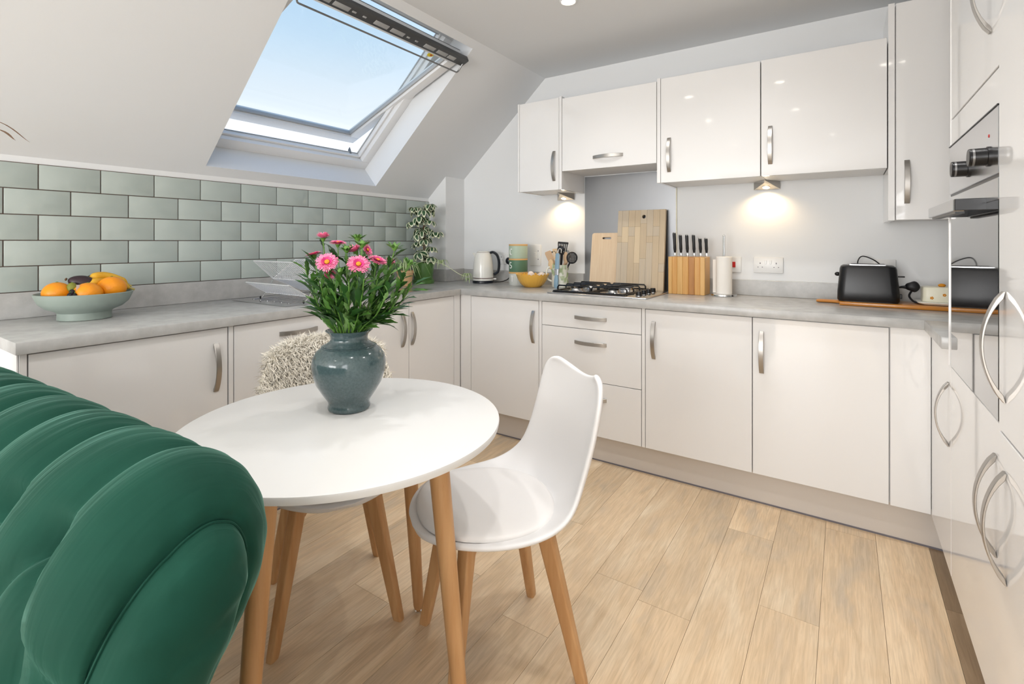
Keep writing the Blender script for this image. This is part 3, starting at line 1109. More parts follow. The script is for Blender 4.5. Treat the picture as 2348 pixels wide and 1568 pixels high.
# ------------------------------------------------------------------ fruit bowl
FBX, FBY = .222, -2.405
fb = thing('fruit_bowl', 'wide sage green footed fruit bowl on the left worktop', 'bowl', (FBX, FBY, WT))
b_ = B()
lathe(b_, [(.080, 0), (.084, .002), (.083, .028), (.090, .034), (.118, .047), (.138, .066), (.149, .092), (.152, .102), (.149, .104), (.144, .098), (.129, .072), (.10, .055), (.05, .045), (.0, .043)], n=56, cap0=True, cap1=True)
obj('bowl_body', b_, 'bowl_sage', fb)


def fruit(name, label, cat, m, fx, fy, fz, rx, ry, rz, rot=(0, 0, 0), fn=None, group=None):
    o = thing(name, label, cat, (FBX + fx, FBY + fy, WT + fz), 0, group)
    o.rotation_euler = rot
    b_ = B(); ellipsoid(b_, (0, 0, 0), rx, ry, rz, 24, 16, fn)
    obj('skin', b_, m, o)
    return o


def orange(label, fx, fy, fz, r):
    o = fruit('orange_fruit', label, 'orange', 'orange', fx, fy, fz, r, r, r * .95, group='oranges in the fruit bowl')
    b_ = B(); ellipsoid(b_, (0, 0, r * .945), .005, .005, .002, 8, 6); obj('navel', b_, 'stem_green', o)


orange('orange at the left end of the fruit bowl', -.016, -.080, .104, .046)
orange('orange in front in the middle of the fruit bowl', .062, -.008, .100, .047)
orange('largest orange at the right of the fruit bowl', .036, .075, .116, .049)
pear = lambda k: (lambda p: Vector((p.x * (1 - .22 * max(p.z / k, -1)), p.y * (1 - .22 * max(p.z / k, -1)), p.z)))
av = fruit('avocado', 'dark purple knobbly avocado on top of the oranges', 'avocado', 'avocado', -.012, -.006, .140, .030, .030, .044, (R(70), R(10), R(-15)), pear(.05))
b_ = B(); ellipsoid(b_, (0, 0, .050), .006, .006, .004, 10, 6); obj('stem_end', b_, 'bark', av)
av = fruit('avocado', 'green-black avocado behind the bananas in the fruit bowl', 'avocado', 'avocado_green', -.066, .052, .142, .030, .030, .042, (R(80), R(0), R(30)), pear(.048))
b_ = B(); ellipsoid(b_, (0, 0, .048), .006, .006, .004, 10, 6); obj('stem_end', b_, 'bark', av)


def banana(label, pts):
    o = thing('banana', label, 'banana', (FBX, FBY, WT), 0, 'bananas in the fruit bowl')
    P = cr(pts, 6)
    n = len(P)
    rad = [.0165 * min(1, .35 + 2.4 * math.sin(PI * (i + .3) / (n - .4)) ** .8 * .5 + .0) for i in range(n)]
    rad = [.0175 * (0.30 + 0.70 * min(1, 2.2 * math.sin(PI * min(max(i / (n - 1), .02), .98)))) for i in range(n)]
    b_ = B(); tube(b_, P, rad, 7); obj('peel', b_, 'banana', o, smooth=60)
    b_ = B(); tube(b_, [P[-1], P[-1] + (P[-1] - P[-2]).normalized() * .02], [.0055, .0045], 7); obj('stalk', b_, 'banana_tip', o)
    b_ = B(); ellipsoid(b_, P[0], .005, .005, .005, 8, 6); obj('tip', b_, 'bark', o)


banana('topmost banana curving across the fruit bowl', [(-.012, .018, .152), (-.016, .045, .163), (-.020, .080, .160), (-.020, .118, .143), (-.015, .142, .126)])
banana('lower banana tucked between the avocado and the right orange', [(.018, .010, .136), (.000, .040, .142), (-.010, .080, .136), (-.008, .120, .122), (.0, .146, .110)])
for gx, gy, gz in ((.078, -.066, .098), (.082, -.054, .096), (.070, -.058, .110)):
    o = thing('grape', 'small black grape beside the left orange in the fruit bowl', 'grape', (FBX + gx, FBY + gy, WT + gz), 0, 'grapes in the fruit bowl')
    b_ = B(); ellipsoid(b_, (0, 0, 0), .010, .010, .014, 12, 8); obj('skin', b_, 'grape', o)
    b_ = B(); tube(b_, [(0, 0, .013), (.002, .001, .019)], .0012, 5); obj('stalk', b_, 'stem_green', o)
o = thing('lime', 'small yellow-green lime between the left orange and the avocado', 'lime', (FBX + .014, FBY - .043, WT + .124))
b_ = B(); ellipsoid(b_, (0, 0, 0), .018, .018, .021, 16, 12); obj('skin', b_, 'kiwi', o)
b_ = B(); ellipsoid(b_, (0, 0, .021), .003, .003, .002, 8, 6); obj('stalk_scar', b_, 'stem_green', o)
b_ = B(); box(b_, FBX + .078, FBX + .0795, FBY - .048, FBY - .038, WT + .098, WT + .140); tag(obj('film_tag', b_, 'clear_film', smooth=0), 'clear plastic tag sticking up from the fruit bowl', 'tag')

# ------------------------------------------------------------------ kettle
KX, KY = .482, -.150
kt = thing('electric_kettle', 'cream electric kettle with black handle in the corner', 'kettle', (KX, KY, WT), R(30))
b_ = B(); lathe(b_, [(.076, 0), (.079, .003), (.078, .016), (.074, .019)], n=40); obj('base', b_, 'navy_plastic', kt)
b_ = B(); lathe(b_, [(.0765, .019), (.0775, .030), (.077, .045), (.0755, .080), (.072, .130), (.066, .180), (.058, .212), (.050, .224), (.046, .227)], n=48); kb_ = obj('body', b_, 'kettle_cream', kt)
b_ = B(); lathe(b_, [(.0782, .034), (.0782, .039)], n=40); obj('band', b_, 'brown_band', kb_)
b_ = B(); lathe(b_, [(.047, .226), (.046, .231), (.036, .235), (.0, .236)], n=36); obj('lid', b_, 'kettle_cream', kt)
b_ = B(); lathe(b_, [(.0478, .2255), (.0478, .2275)], n=36); obj('lid_seam', b_, 'brown_band', kt)
b_ = B(); tube(b_, cr([(.052, 0, .222), (.075, 0, .226), (.103, 0, .205), (.116, 0, .165), (.117, 0, .115), (.108, 0, .080), (.080, 0, .062)], 6), [.014] * 37, 10, sx=1.25, sy=.75); obj('handle', b_, 'navy_plastic', kt)
b_ = B(); loft(b_, [[(-.048, -.018, .215), (-.048, .018, .215), (-.060, .016, .170), (-.060, -.016, .170)], [(-.068, -.010, .222), (-.068, .010, .222), (-.066, .008, .200), (-.066, -.008, .200)], [(-.080, -.004, .221), (-.080, .004, .221), (-.074, .003, .208), (-.074, -.003, .208)]]); obj('spout', b_, 'kettle_cream', kt)
b_ = B(); box(b_, .068, .098, -.010, .010, .024, .034, .003, 2); obj('switch_lever', b_, 'white_plastic', kt)
b_ = B(); tube(b_, cr([(.54, -.152, WT + .010), (.60, -.10, WT + .008), (.640, -.050, WT + .030), (.645, -.035, WT + .080), (.640, -.026, WT + .128)], 8), .0035, 8); tag(obj('kettle_lead', b_, 'black_matte'), 'black kettle lead running up to the socket', 'cable')
pg = thing('plug', 'black plug in the double socket behind the kettle', 'plug', (.626, -.011, 1.064))
b_ = B(); ellipsoid(b_, (0, -.018, 0), .024, .017, .026, 18, 12); obj('plug_body', b_, 'navy_plastic', pg)
b_ = B(); tube(b_, [(.004, -.018, -.018), (.014, -.014, -.032)], [.010, .005], 8); obj('cable_grip', b_, 'navy_plastic', pg)

# ------------------------------------------------------------------ stacked tins C S T
TX, TY = .802, -.165


def strokes(letter, hh):
    w_ = hh * .55
    if letter == 'T':
        return [[(0, 0), (0, hh)], [(-w_ / 2, hh), (w_ / 2, hh)]]
    if letter == 'C':
        return [[(w_ * .5 * math.cos(R(a)), hh / 2 + hh / 2 * math.sin(R(a))) for a in range(45, 316, 15)]]
    top = [(w_ * .45 * math.cos(R(a)), hh * .74 + hh * .26 * math.sin(R(a))) for a in range(40, 271, 15)]
    bot = [(w_ * .45 * math.cos(R(a)), hh * .24 + hh * .24 * math.sin(R(a))) for a in range(90, -141, -15)]
    return [top + bot]


def tin(label, z, hgt, m, letter, ang, lid=True):
    r0 = .0655
    o = thing('storage_tin', label, 'tin', (TX, TY, z), 0, 'stacked letter tins')
    b_ = B(); lathe(b_, [(r0 - .001, 0), (r0, .002), (r0, hgt - .013), (r0 - .001, hgt - .012)], n=48); obj('body', b_, m, o)
    b_ = B(); lathe(b_, [(r0 + .0003, hgt - .0118), (r0 + .0008, hgt - .010), (r0 + .0008, hgt - .002), (r0 - .001, hgt - .0006)], n=48); obj('lid', b_, 'bamboo', o)
    b_ = B()
    hh = .040
    for s in strokes(letter, hh):
        pts = []
        for (sx, sz) in s:
            a = ang + sx / r0
            pts.append(((r0 + .0004) * math.cos(a), (r0 + .0004) * math.sin(a), .026 + sz))
        if len(pts) == 2:
            p, q = Vector(pts[0]), Vector(pts[1])
            n_ = 6
            ext = []
            for i in range(n_ + 1):
                v = p.lerp(q, i / n_)
                k_ = (r0 + .0004) / math.hypot(v.x, v.y)
                ext.append((v.x * k_, v.y * k_, v.z))
            pts = ext
        tube(b_, pts, .0030, 6)
    obj('letter', b_, 'letter_white', o)


AL = math.atan2(CAM.y - TY, CAM.x - TX)
tin('pale grey tin with a letter T at the bottom of the stack', WT, .094, 'tin_grey', 'T', AL - .70)
tin('dark green tin with a letter S in the middle of the stack', WT + .094, .093, 'tin_green', 'S', AL - .92)
tin('mint tin with a letter C at the top of the stack', WT + .187, .100, 'tin_mint', 'C', AL - .86)

# ------------------------------------------------------------------ yellow bowl with eggs
YX, YY = .968, -.245
yb = thing('fluted_bowl', 'yellow fluted bowl holding eggs in front of the tins', 'bowl', (YX, YY, WT))
b_ = B()
sc_ = lambda r, z, a: (r * (1 + .012 * math.cos(26 * a) * min(1, z / .03)), z + (.004 * math.cos(26 * a) if z > .07 else 0))
lathe(b_, [(.052, 0), (.058, .002), (.078, .020), (.097, .048), (.109, .078), (.112, .086), (.108, .085), (.092, .048), (.07, .022), (.04, .010), (.0, .008)], n=156, fn=sc_)
obj('bowl_body', b_, 'bowl_yellow', yb)
for lb, ex, ey, ez in (('white egg at the left in the yellow bowl', -.012, .0, .083), ('white egg at the right in the yellow bowl', .055, .03, .078), ('brown egg low between two eggs in the yellow bowl', .03, .045, .066), ('lowest egg under the others in the yellow bowl', .0, -.03, .040)):
    o = thing('egg', lb, 'egg', (YX + ex, YY + ey, WT + ez), 0, 'eggs in the yellow bowl')
    b_ = B(); ellipsoid(b_, (0, 0, 0), .022, .022, .028, 18, 12, pear(.06), Matrix.Rotation(R(60), 4, 'X') @ Matrix.Rotation(ex * 20, 4, 'Z')); obj('shell', b_, 'egg', o)

# ------------------------------------------------------------------ utensil jug
JX, JY = 1.128, -.155
jg = thing('utensil_jug', 'cream jug with green leaf print holding kitchen utensils', 'jug', (JX, JY, WT))
b_ = B(); lathe(b_, [(.050, 0), (.054, .003), (.056, .05), (.054, .11), (.056, .148), (.0545, .150), (.052, .147), (.050, .11), (.051, .05), (.048, .012), (0, .010)], n=40); jb = obj('jug_body', b_, 'ceramic_cream', jg)
b_ = B(); tube(b_, cr([(-.045, -.030, .135), (-.066, -.042, .130), (-.076, -.048, .095), (-.068, -.044, .055), (-.046, -.030, .040)], 5), .006, 8); obj('handle', b_, 'ceramic_cream', jg)
rnd = random.Random(3)
for i in range(22):
    a = rnd.uniform(-2.6, .5)
    z = rnd.uniform(.015, .13)
    tl = rnd.uniform(-.9, .9)
    b_ = B()
    for s in range(5):
        zz = z + s * .006
        aa = a + math.sin(tl) * s * .05
        for sg in (-1, 1):
            p0 = Vector((.0563 * math.cos(aa), .0563 * math.sin(aa), zz))
            p1 = Vector((.0566 * math.cos(aa + sg * .14), .0566 * math.sin(aa + sg * .14), zz + .007))
            tube(b_, [p0, (p0 + p1) / 2, p1], [.0006, .0016, .0004], 5)
    obj('leaf_print', b_, 'print_green', jb)


def stick(o, p0, p1, r, m, name='handle', sx=1, sy=1):
    b_ = B(); tube(b_, [p0, Vector(p0).lerp(Vector(p1), .5), p1], r, 8, sx=sx, sy=sy)
    return obj(name, b_, m, o)


def flat_head(o, base, tip, wid, m, name='head', slots=0, taper=1.0, thick=.004, face=Vector((.55, -.83, 0))):
    base, tip = Vector(base), Vector(tip)
    al = (tip - base).normalized()
    sd = al.cross(face).normalized()
    nn = al.cross(sd)
    L = (tip - base).length
    b_ = B()

    def quad(s0, s1, w0, w1):
        t_ = B()
        rings = []
        for s, wds in ((s0, w0), (s1, w1)):
            c = base + al * (L * s)
            rings.append([c + sd * wds[0] - nn * thick / 2, c + sd * wds[1] - nn * thick / 2, c + sd * wds[1] + nn * thick / 2, c + sd * wds[0] + nn * thick / 2])
        loft(t_, rings)
        merge(b_, t_)
    h_ = wid / 2
    if slots:
        quad(0, .2, (-h_ * .6, h_ * .6), (-h_ * .85, h_ * .85))
        n_ = slots + 1
        for i in range(n_):
            a0 = -1 + 2 * i / n_ * 1.0 + .02
            a1 = a0 + 2 / n_ * .60
            quad(.2, .84, (a0 * h_ * .85, a1 * h_ * .85), (a0 * h_, a1 * h_))
        quad(.84, 1, (-h_, h_), (-h_ * .96, h_ * .96))
    else:
        quad(0, .25, (-h_ * .35, h_ * .35), (-h_ * taper, h_ * taper))
        quad(.25, .9, (-h_ * taper, h_ * taper), (-h_, h_))
        quad(.9, 1, (-h_, h_), (-h_ * .75, h_ * .75))
    return obj(name, b_, m, o)


def utensil(name, label, cat, lean, hgt):
    o = thing(name, label, cat, (JX, JY, WT + .012))
    p0 = Vector((-lean[0] * .25, -lean[1] * .25, 0))
    p1 = Vector((lean[0], lean[1], hgt))
    return o, p0, p1


o, p0, p1 = utensil('slotted_turner', 'black slotted turner standing tallest in the utensil jug', 'turner', (.010, .015), .205)
stick(o, p0, p1, .006, 'black_matte'); flat_head(o, p1, p1 + Vector((.004, .006, .085)), .072, 'black_matte', slots=5)
o, p0, p1 = utensil('ladle', 'navy ladle in front of the slotted turner in the jug', 'ladle', (.012, -.005), .225)
stick(o, p0, p1, .005, 'black_matte'); b_ = B(); ellipsoid(b_, p1 + Vector((.0, -.004, .016)), .026, .016, .026, 18, 12); obj('ladle_bowl', b_, 'navy_plastic', o)
o, p0, p1 = utensil('wooden_spatula', 'flat wooden spatula leaning left in the utensil jug', 'spatula', (-.050, -.02), .165)
stick(o, p0, p1, .006, 'spoon_wood'); flat_head(o, p1 + Vector((.012, .003, -.035)), p1 + Vector((-.028, -.010, .062)), .046, 'spoon_wood', taper=.9)
o, p0, p1 = utensil('black_spoon', 'black curved utensil tip behind the wooden spatula', 'spoon', (-.030, .02), .20)
stick(o, p0, p1, .005, 'black_matte'); b_ = B(); tube(b_, cr([p1, p1 + Vector((-.02, 0, .025)), p1 + Vector((-.042, -.003, .018)), p1 + Vector((-.046, -.004, -.005))], 5), .005, 8); obj('hook', b_, 'black_matte', o)
o, p0, p1 = utensil('wooden_fork', 'pale wooden slotted fork in the middle of the jug', 'fork', (-.022, -.01), .175)
stick(o, p0, p1, .006, 'spoon_pale'); flat_head(o, p1, p1 + Vector((-.004, 0, .070)), .044, 'spoon_pale', slots=3, thick=.006)
o, p0, p1 = utensil('wooden_spoon', 'wooden spoon with round bowl low at the left of the jug', 'spoon', (-.045, -.030), .140)
stick(o, p0, p1, .005, 'spoon_pale'); b_ = B(); ellipsoid(b_, p1 + Vector((-.004, -.004, .0)), .021, .008, .034, 18, 12); obj('spoon_bowl', b_, 'spoon_pale', o)
o, p0, p1 = utensil('wooden_spoon', 'brown wooden spoon leaning right in the jug', 'spoon', (.040, .0), .165)
stick(o, p0, p1, .006, 'spoon_wood'); b_ = B(); ellipsoid(b_, p1 + Vector((.004, 0, .02)), .018, .008, .040, 18, 12); obj('spoon_bowl', b_, 'spoon_wood', o)
o, p0, p1 = utensil('skimmer', 'black perforated masher head at the right of the jug', 'masher', (.070, .012), .155)
stick(o, p0, p1, .006, 'black_matte')
b_ = B()
fc = Vector((.55, -.83, 0)).normalized(); sd = Vector((.83, .55, 0)).normalized(); cc = p1 + Vector((.014, 0, .030))
tube(b_, [cc + sd * .033 * math.cos(2 * PI * k / 20) + ZU * .036 * math.sin(2 * PI * k / 20) for k in range(21)], .0045, 6)
for k in range(-4, 5):
    e = math.sqrt(max(0, 1 - (k / 4.6) ** 2))
    tube(b_, [cc + sd * .0068 * k - ZU * .036 * e, cc + sd * .0068 * k + ZU * .036 * e], .0019, 5)
    tube(b_, [cc + ZU * .0075 * k - sd * .033 * e, cc + ZU * .0075 * k + sd * .033 * e], .0019, 5)
obj('masher_head', b_, 'black_matte', o)
o, p0, p1 = utensil('whisk', 'small wire whisk behind the masher in the jug', 'whisk', (.045, .02), .16)
stick(o, p0, p1, .006, 'spoon_wood')
for k in range(5):
    a = PI * k / 5
    b_ = B(); tube(b_, cr([p1, p1 + Vector((.022 * math.cos(a), .022 * math.sin(a), .03)), p1 + Vector((.006, 0, .075)), p1 + Vector((-.022 * math.cos(a), -.022 * math.sin(a), .03)), p1], 5), .0012, 5); obj('whisk_wire', b_, 'chrome', o)
# tongs standing in front of the jug
tg = thing('tongs', 'blue-handled tongs standing upright in front of the leaf print jug', 'tongs', (JX + .015, JY - .068, WT))
b_ = B(); loft(b_, [[(x_ * s - .004 + z * .02, y_ * s - .006 + z * .045, z) for x_, y_ in rrect(1, .55, .2, 3)] for s, z in ((.018, 0), (.030, .012), (.031, .05), (.022, .085))]); obj('silicone_tip', b_, 'tongs_blue', tg)
b_ = B(); loft(b_, [[(x_ * s - .004 + z * .02, y_ * s * .6 - .006 + z * .045, z) for x_, y_ in rrect(1, .5, .2, 3)] for s, z in ((.026, .085), (.030, .12), (.028, .19))]); obj('arm', b_, 'tongs_grey', tg)
b_ = B(); loft(b_, [[(x_ * s - .000 + z * .02, y_ * s * .7 - .010 + z * .045, z) for x_, y_ in rrect(1, .5, .2, 3)] for s, z in ((.029, .125), (.031, .14), (.029, .215), (.023, .228))]); obj('grip', b_, 'tongs_blue', tg)
b_ = B(); tube(b_, cr([(.004, -.001, .224), (.014, .003, .256), (.028, .005, .254), (.028, .005, .23)], 5), .0035, 8); obj('hanging_ring', b_, 'chrome', tg)

# ------------------------------------------------------------------ chopping boards leaning on the splashback


def lean_board(name, label, x0, x1, hgt, thick, base_y, top_y, strips, hole):
    """leaning board; local x along the wall, z up the board"""
    ang = math.asin((top_y - base_y) / hgt)
    o = thing(name, label, 'chopping board', ((x0 + x1) / 2, base_y, WT + .0005))
    o.rotation_euler = (-ang, 0, 0)
    return o, (x1 - x0)


def board_with_hole(b_, w_, h_, th, hx, hz, hw, hh, r):
    """rounded slab w x h (x,z), thickness th (y 0..th), with a rounded through-hole; built as ring faces"""
    n = 4
    outer = [(x, z + h_ / 2) for x, z in rrect(w_, h_, r, n)]
    inner = [(x + hx, z + hz) for x, z in rrect(hw, hh, min(hw, hh) / 2 - .0002, n)]
    m = len(outer)
    F0 = [b_.verts.new((x, 0, z)) for x, z in outer]; F1 = [b_.verts.new((x, th, z)) for x, z in outer]
    I0 = [b_.verts.new((x, 0, z)) for x, z in inner]; I1 = [b_.verts.new((x, th, z)) for x, z in inner]
    for i in range(m):
        j = (i + 1) % m
        b_.faces.new((F0[i], F0[j], I0[j], I0[i])); b_.faces.new((F1[j], F1[i], I1[i], I1[j]))
        b_.faces.new((F0[j], F0[i], F1[i], F1[j])); b_.faces.new((I0[i], I0[j], I1[j], I1[i]))


o, bw = lean_board('chopping_board', 'smaller plain chopping board with slot handle behind the hob', 1.305, 1.545, .365, .016, -.080, -.026, 0, 0)
b_ = B(); board_with_hole(b_, bw, .365, .015, -.015, .33, .062, .014, .016); obj('board', b_, 'board_light', o)
o, bw = lean_board('chopping_board', 'large striped butcher-block chopping board with round hole behind the hob', 1.498, 1.803, .505, .022, -.103, -.050, 0, 0)
# staves of the big board: individual strips, the middle one carries the hole
mats_ = ['board_c', 'board_d', 'board_b', 'board_a', 'board_c', 'board_a', 'board_b', 'board_c']
ws = [.030, .042, .042, .036, .040, .040, .040, .035]
x = -.1525
rb = random.Random(11)
H = .505
for i, wd in enumerate(ws):
    cuts = sorted(rb.sample([.12, .17, .22, .30, .34, .40], 2)) if i != 4 else [.20, .42]
    zs = [0] + cuts + [H]
    for s in range(3):
        if i == 4 and s == 2:
            b_ = B(); t_ = B(); board_with_hole(t_, wd - .0004, zs[3] - zs[2] - .0004, .022, 0, .042, .024, .024, .0008); merge(b_, t_, Matrix.Translation((x + wd / 2, 0, zs[2] + .0002)))
        else:
            b_ = B(); box(b_, x + .0002, x + wd - .0002, 0, .022, zs[s] + .0002, zs[s + 1] - .0002, .0008, 1)
        obj('stave', b_, mats_[(i * 3 + s * 2 + (i % 2)) % 8] if not (i in (1, 3) and s == 1) else 'board_d', o)
    x += wd

# ------------------------------------------------------------------ knife block and knives
kb = thing('knife_block', 'striped wooden knife block on the worktop right of the hob', 'knife block', (1.955, -.115, WT))
x = -.102
cols = ['acacia_b', 'acacia_a', 'acacia_b', 'acacia_a', 'acacia_c', 'acacia_a', 'acacia_b']
sw = [.022, .028, .032, .032, .034, .030, .026]
for c_, s in zip(cols, sw):
    b_ = B(); box(b_, x + .0001, x + s - .0001, -.055, .075, 0, .216, .002 if c_ != 'x' else 0, 1); obj('stave', b_, c_, kb)
    x += s
for i, (kx, hh) in enumerate(((-.080, .142), (-.045, .128), (-.008, .128), (.030, .128), (.066, .108), (.099, .108))):
    o = thing('kitchen_knife', ('leftmost and tallest', 'second from left', 'third from left', 'fourth from left', 'fifth from left, shorter', 'rightmost short')[i] + ' black-handled knife in the wooden block', 'knife', (1.955 + kx, -.105, WT + .2165), 0, 'knives in the block')
    b_ = B(); loft(b_, [[(x_ + z * -.03, y_, z) for x_, y_ in rrect(a, a * 1.35, a * .3, 3)] for a, z in ((.010, 0), (.012, .012), (.0095, .022))]); obj('bolster', b_, 'chrome', o)
    n_ = 6
    b_ = B(); loft(b_, [[(x_ + z * -.03, y_ - .006 * (z / hh) ** 2, z) for x_, y_ in rrect(a, a * 1.5, a * .35, 3)] for a, z in ((.0100, .0222), (.0155, .045), (.0145, .075), (.0165, hh - .015), (.0155, hh - .0042))]); obj('grip', b_, 'black_plastic', o)
    b_ = B(); loft(b_, [[(x_ + z * -.03, y_ - .006 * (z / hh) ** 2, z) for x_, y_ in rrect(a, a * 1.5, a * .35, 3)] for a, z in ((.0158, hh - .004), (.0158, hh))]); obj('end_cap', b_, 'chrome', o)

# ------------------------------------------------------------------ paper towel
pt = thing('paper_towel_holder', 'chrome paper towel holder with a round base', 'holder', (2.150, -.125, WT))
b_ = B(); lathe(b_, [(.066, 0), (.068, .003), (.067, .010), (.060, .012)], n=40); obj('base', b_, 'chrome', pt)
b_ = B(); tube(b_, [(0, 0, .011), (0, 0, .335)], .006, 10); ellipsoid(b_, (0, 0, .336), .0068, .0068, .006, 10, 8); obj('rod', b_, 'chrome', pt)
ro = thing('paper_towel_roll', 'white roll of kitchen paper on the chrome holder', 'paper roll', (2.150, -.125, WT + .0125))
b_ = B(); lathe(b_, [(.0085, 0), (.040, 0), (.042, .002), (.042, .205), (.040, .2075), (.0085, .2075)], n=40, cap0=False, cap1=False); obj('paper', b_, 'paper', ro)
b_ = B(); loft(b_, [[(-.038, .018, z), (-.060, .012, z), (-.062, .013, z), (-.040, .021, z)] for z in (.002, .19)]); obj('loose_sheet', b_, 'paper', ro)

# ------------------------------------------------------------------ toaster board, toaster, plug, dish
pb = thing('paddle_board', 'long orange-brown wooden paddle board under the toaster', 'board', (2.98, -.175, WT))
b_ = B(); box(b_, -.290, .36, -.085, .095, .0005, .018, .004, 2); obj('board', b_, 'paddle_wood', pb)
b_ = B(); loft(b_, [[(xx, y_ * s, .0095 + z_ * s2) for y_, z_ in rrect(1, 1, .35, 4)] for xx, s, s2 in ((-.2905, .06, .0165), (-.310, .040, .0165), (-.375, .040, .016), (-.386, .030, .012))]); obj('board_handle', b_, 'paddle_wood', pb)
TZ = WT + .0185
ts = thing('toaster', 'black two-slice toaster on the wooden paddle board', 'toaster', (2.802, -.165, TZ))


def trings(spec):
    return [[(x_ * 1.0, y_, z) for x_, y_ in rrect(w_, d_, r, 6)] for w_, d_, r, z in spec]


b_ = B(); loft(b_, trings([(.236, .150, .030, .004), (.242, .156, .032, .010), (.240, .155, .034, .050), (.222, .146, .034, .155), (.214, .140, .034, .166), (.196, .122, .030, .172)])); obj('body', b_, 'black_plastic', ts)
b_ = B(); loft(b_, trings([(.230, .145, .03, .0), (.230, .145, .03, .005)])); obj('foot', b_, 'black_matte', ts)
b_ = B(); loft(b_, trings([(.160, .098, .012, .1715), (.160, .098, .012, .176), (.152, .090, .012, .1775)])); tp = obj('top_plate', b_, 'steel', ts)
for yy in (-.022, .022):
    b_ = B(); box(b_, -.066, .066, yy - .012, yy + .012, .1772, .1782); obj('slot', b_, 'black_matte', tp)
b_ = B(); box(b_, .108, .142, -.010, .010, .118, .124, .002, 2); obj('lever', b_, 'black_plastic', ts)
b_ = B(); ellipsoid(b_, (-.120, .0, .126), .012, .010, .010, 14, 10); obj('dial', b_, 'black_plastic', ts)
b_ = B(); box(b_, .118, .130, -.03, -.012, .02, .042, .002, 1); obj('button_panel', b_, 'black_plastic', ts)
b_ = B(); tube(b_, cr([(2.770, -.075, TZ + .14), (2.766, -.065, TZ + .185), (2.785, -.060, TZ + .212), (2.83, -.045, TZ + .195), (2.868, -.030, TZ + .160), (2.872, -.016, TZ + .148)], 6), .0028, 8); tag(obj('toaster_lead', b_, 'black_matte'), 'dark cable looping up behind the toaster', 'cable')
pg = thing('plug', 'loose black plug lying beside the toaster against the dish', 'plug', (2.968, -.135, TZ + .075))
b_ = B(); ellipsoid(b_, (.006, 0, 0), .028, .018, .024, 18, 12, lambda p: Vector((p.x, p.y, p.z * (1 + .15 * math.sin(p.x * 120))))); obj('plug_body', b_, 'black_matte', pg)
b_ = B(); tube(b_, cr([(-.018, 0, -.003), (-.035, 0, -.004), (-.06, .01, -.012)], 4), [.009, .008, .007, .006, .005, .004, .0035, .003, .003], 8); obj('cable_grip', b_, 'black_matte', pg)
b_ = B(); tube(b_, cr([(.004, .004, -.02), (-.005, .01, -.045), (.010, .0, -.068), (.03, -.01, -.0735)], 4), .0045, 7); obj('cable', b_, 'black_matte', pg)
ds = thing('butter_dish', 'cream lidded butter dish with small flower print on the paddle board', 'butter dish', (3.09, -.165, TZ))
b_ = B(); loft(b_, [[(x_, y_, z) for x_, y_ in rrect(a, a * .62, .02, 5)] for a, z in ((.17, .001), (.20, .006), (.212, .011), (.212, .014), (.18, .0145))]); obj('tray', b_, 'ceramic_cream', ds)
b_ = B(); loft(b_, [[(x_, y_, z) for x_, y_ in rrect(a, a * .55, .016, 5)] for a, z in ((.172, .015), (.174, .018), (.170, .074), (.164, .080), (.14, .082))]); ld = obj('lid', b_, 'dish_cream', ds)
b_ = B(); ellipsoid(b_, (-.015, -.0, .088), .014, .012, .008, 14, 8); obj('lid_knob', b_, 'flower_yellow', ds)
for fx, fz in ((-.055, .033), (-.012, .048), (.035, .03), (.06, .055)):
    b_ = B()
    for k in range(5):
        ellipsoid(b_, (fx + .004 * math.cos(k * 1.256), -.0478, fz + .004 * math.sin(k * 1.256)), .003, .001, .003, 8, 6)
    obj('flower_print', b_, 'flower_yellow' if fx < 0 else 'print_green', ld)

# ------------------------------------------------------------------ round table
TBX, TBY, TBR, TBZ = 1.626, -2.255, 0.400, 0.740
tb = thing('round_table', 'round white dining table on four splayed beech legs', 'table', (TBX, TBY, 0))
b_ = B(); lathe(b_, [(TBR - .012, -.022), (TBR - .003, -.018), (TBR, -.006), (TBR - .001, -.0015), (TBR - .004, 0), (.0, 0)], (0, 0, TBZ), 128); obj('tabletop', b_, 'table_white', tb)
for a in (102, 12, -74, 192):
    ca, sa = math.cos(R(a)), math.sin(R(a))
    p0, p1 = Vector((.270 * ca, .270 * sa, TBZ - .0225)), Vector((.345 * ca, .345 * sa, .012))
    b_ = B(); tube(b_, [p0, p0.lerp(p1, .5), p0.lerp(p1, .985), p1], [.0255, .0215, .0165, .0145], 24); lg = obj('leg', b_, 'beech', tb)
    b_ = B(); lathe(b_, [(.011, 0), (.012, .003), (.0085, .006), (.0085, .0125)], (p1.x, p1.y, 0), 16); obj('glide', b_, 'chrome', lg)
    b_ = B(); lathe(b_, [(.034, -.003), (.034, .0)], (p0.x, p0.y, TBZ - .0222), 20); obj('leg_plate', b_, 'bar_grey', lg)

# ------------------------------------------------------------------ vase
VX, VY = 1.560, -2.196
vs_ = thing('vase', 'blue-grey glazed vase with ringed shoulder on the round table', 'vase', (VX, VY, TBZ))
prof = [(.052, 0), (.056, .002), (.0575, .008), (.0555, .015), (.0545, .019), (.058, .028), (.072, .048), (.088, .075), (.0975, .105), (.0995, .128), (.096, .148), (.086, .164), (.0735, .1735), (.0725, .1745), (.0745, .1755), (.0735, .1765), (.0695, .1770), (.0705, .1780), (.0690, .1788), (.061, .1825), (.052, .189), (.0495, .196), (.0505, .204), (.0555, .212), (.0625, .218), (.0635, .2195), (.0615, .2205), (.055, .214), (.048, .204), (.0465, .196), (.050, .187), (.078, .160), (.09, .13), (.08, .08), (.05, .035), (0, .028)]
b_ = B(); lathe(b_, prof, n=72); obj('vase_body', b_, 'vase_glaze', vs_, smooth=50)

# ------------------------------------------------------------------ bouquet


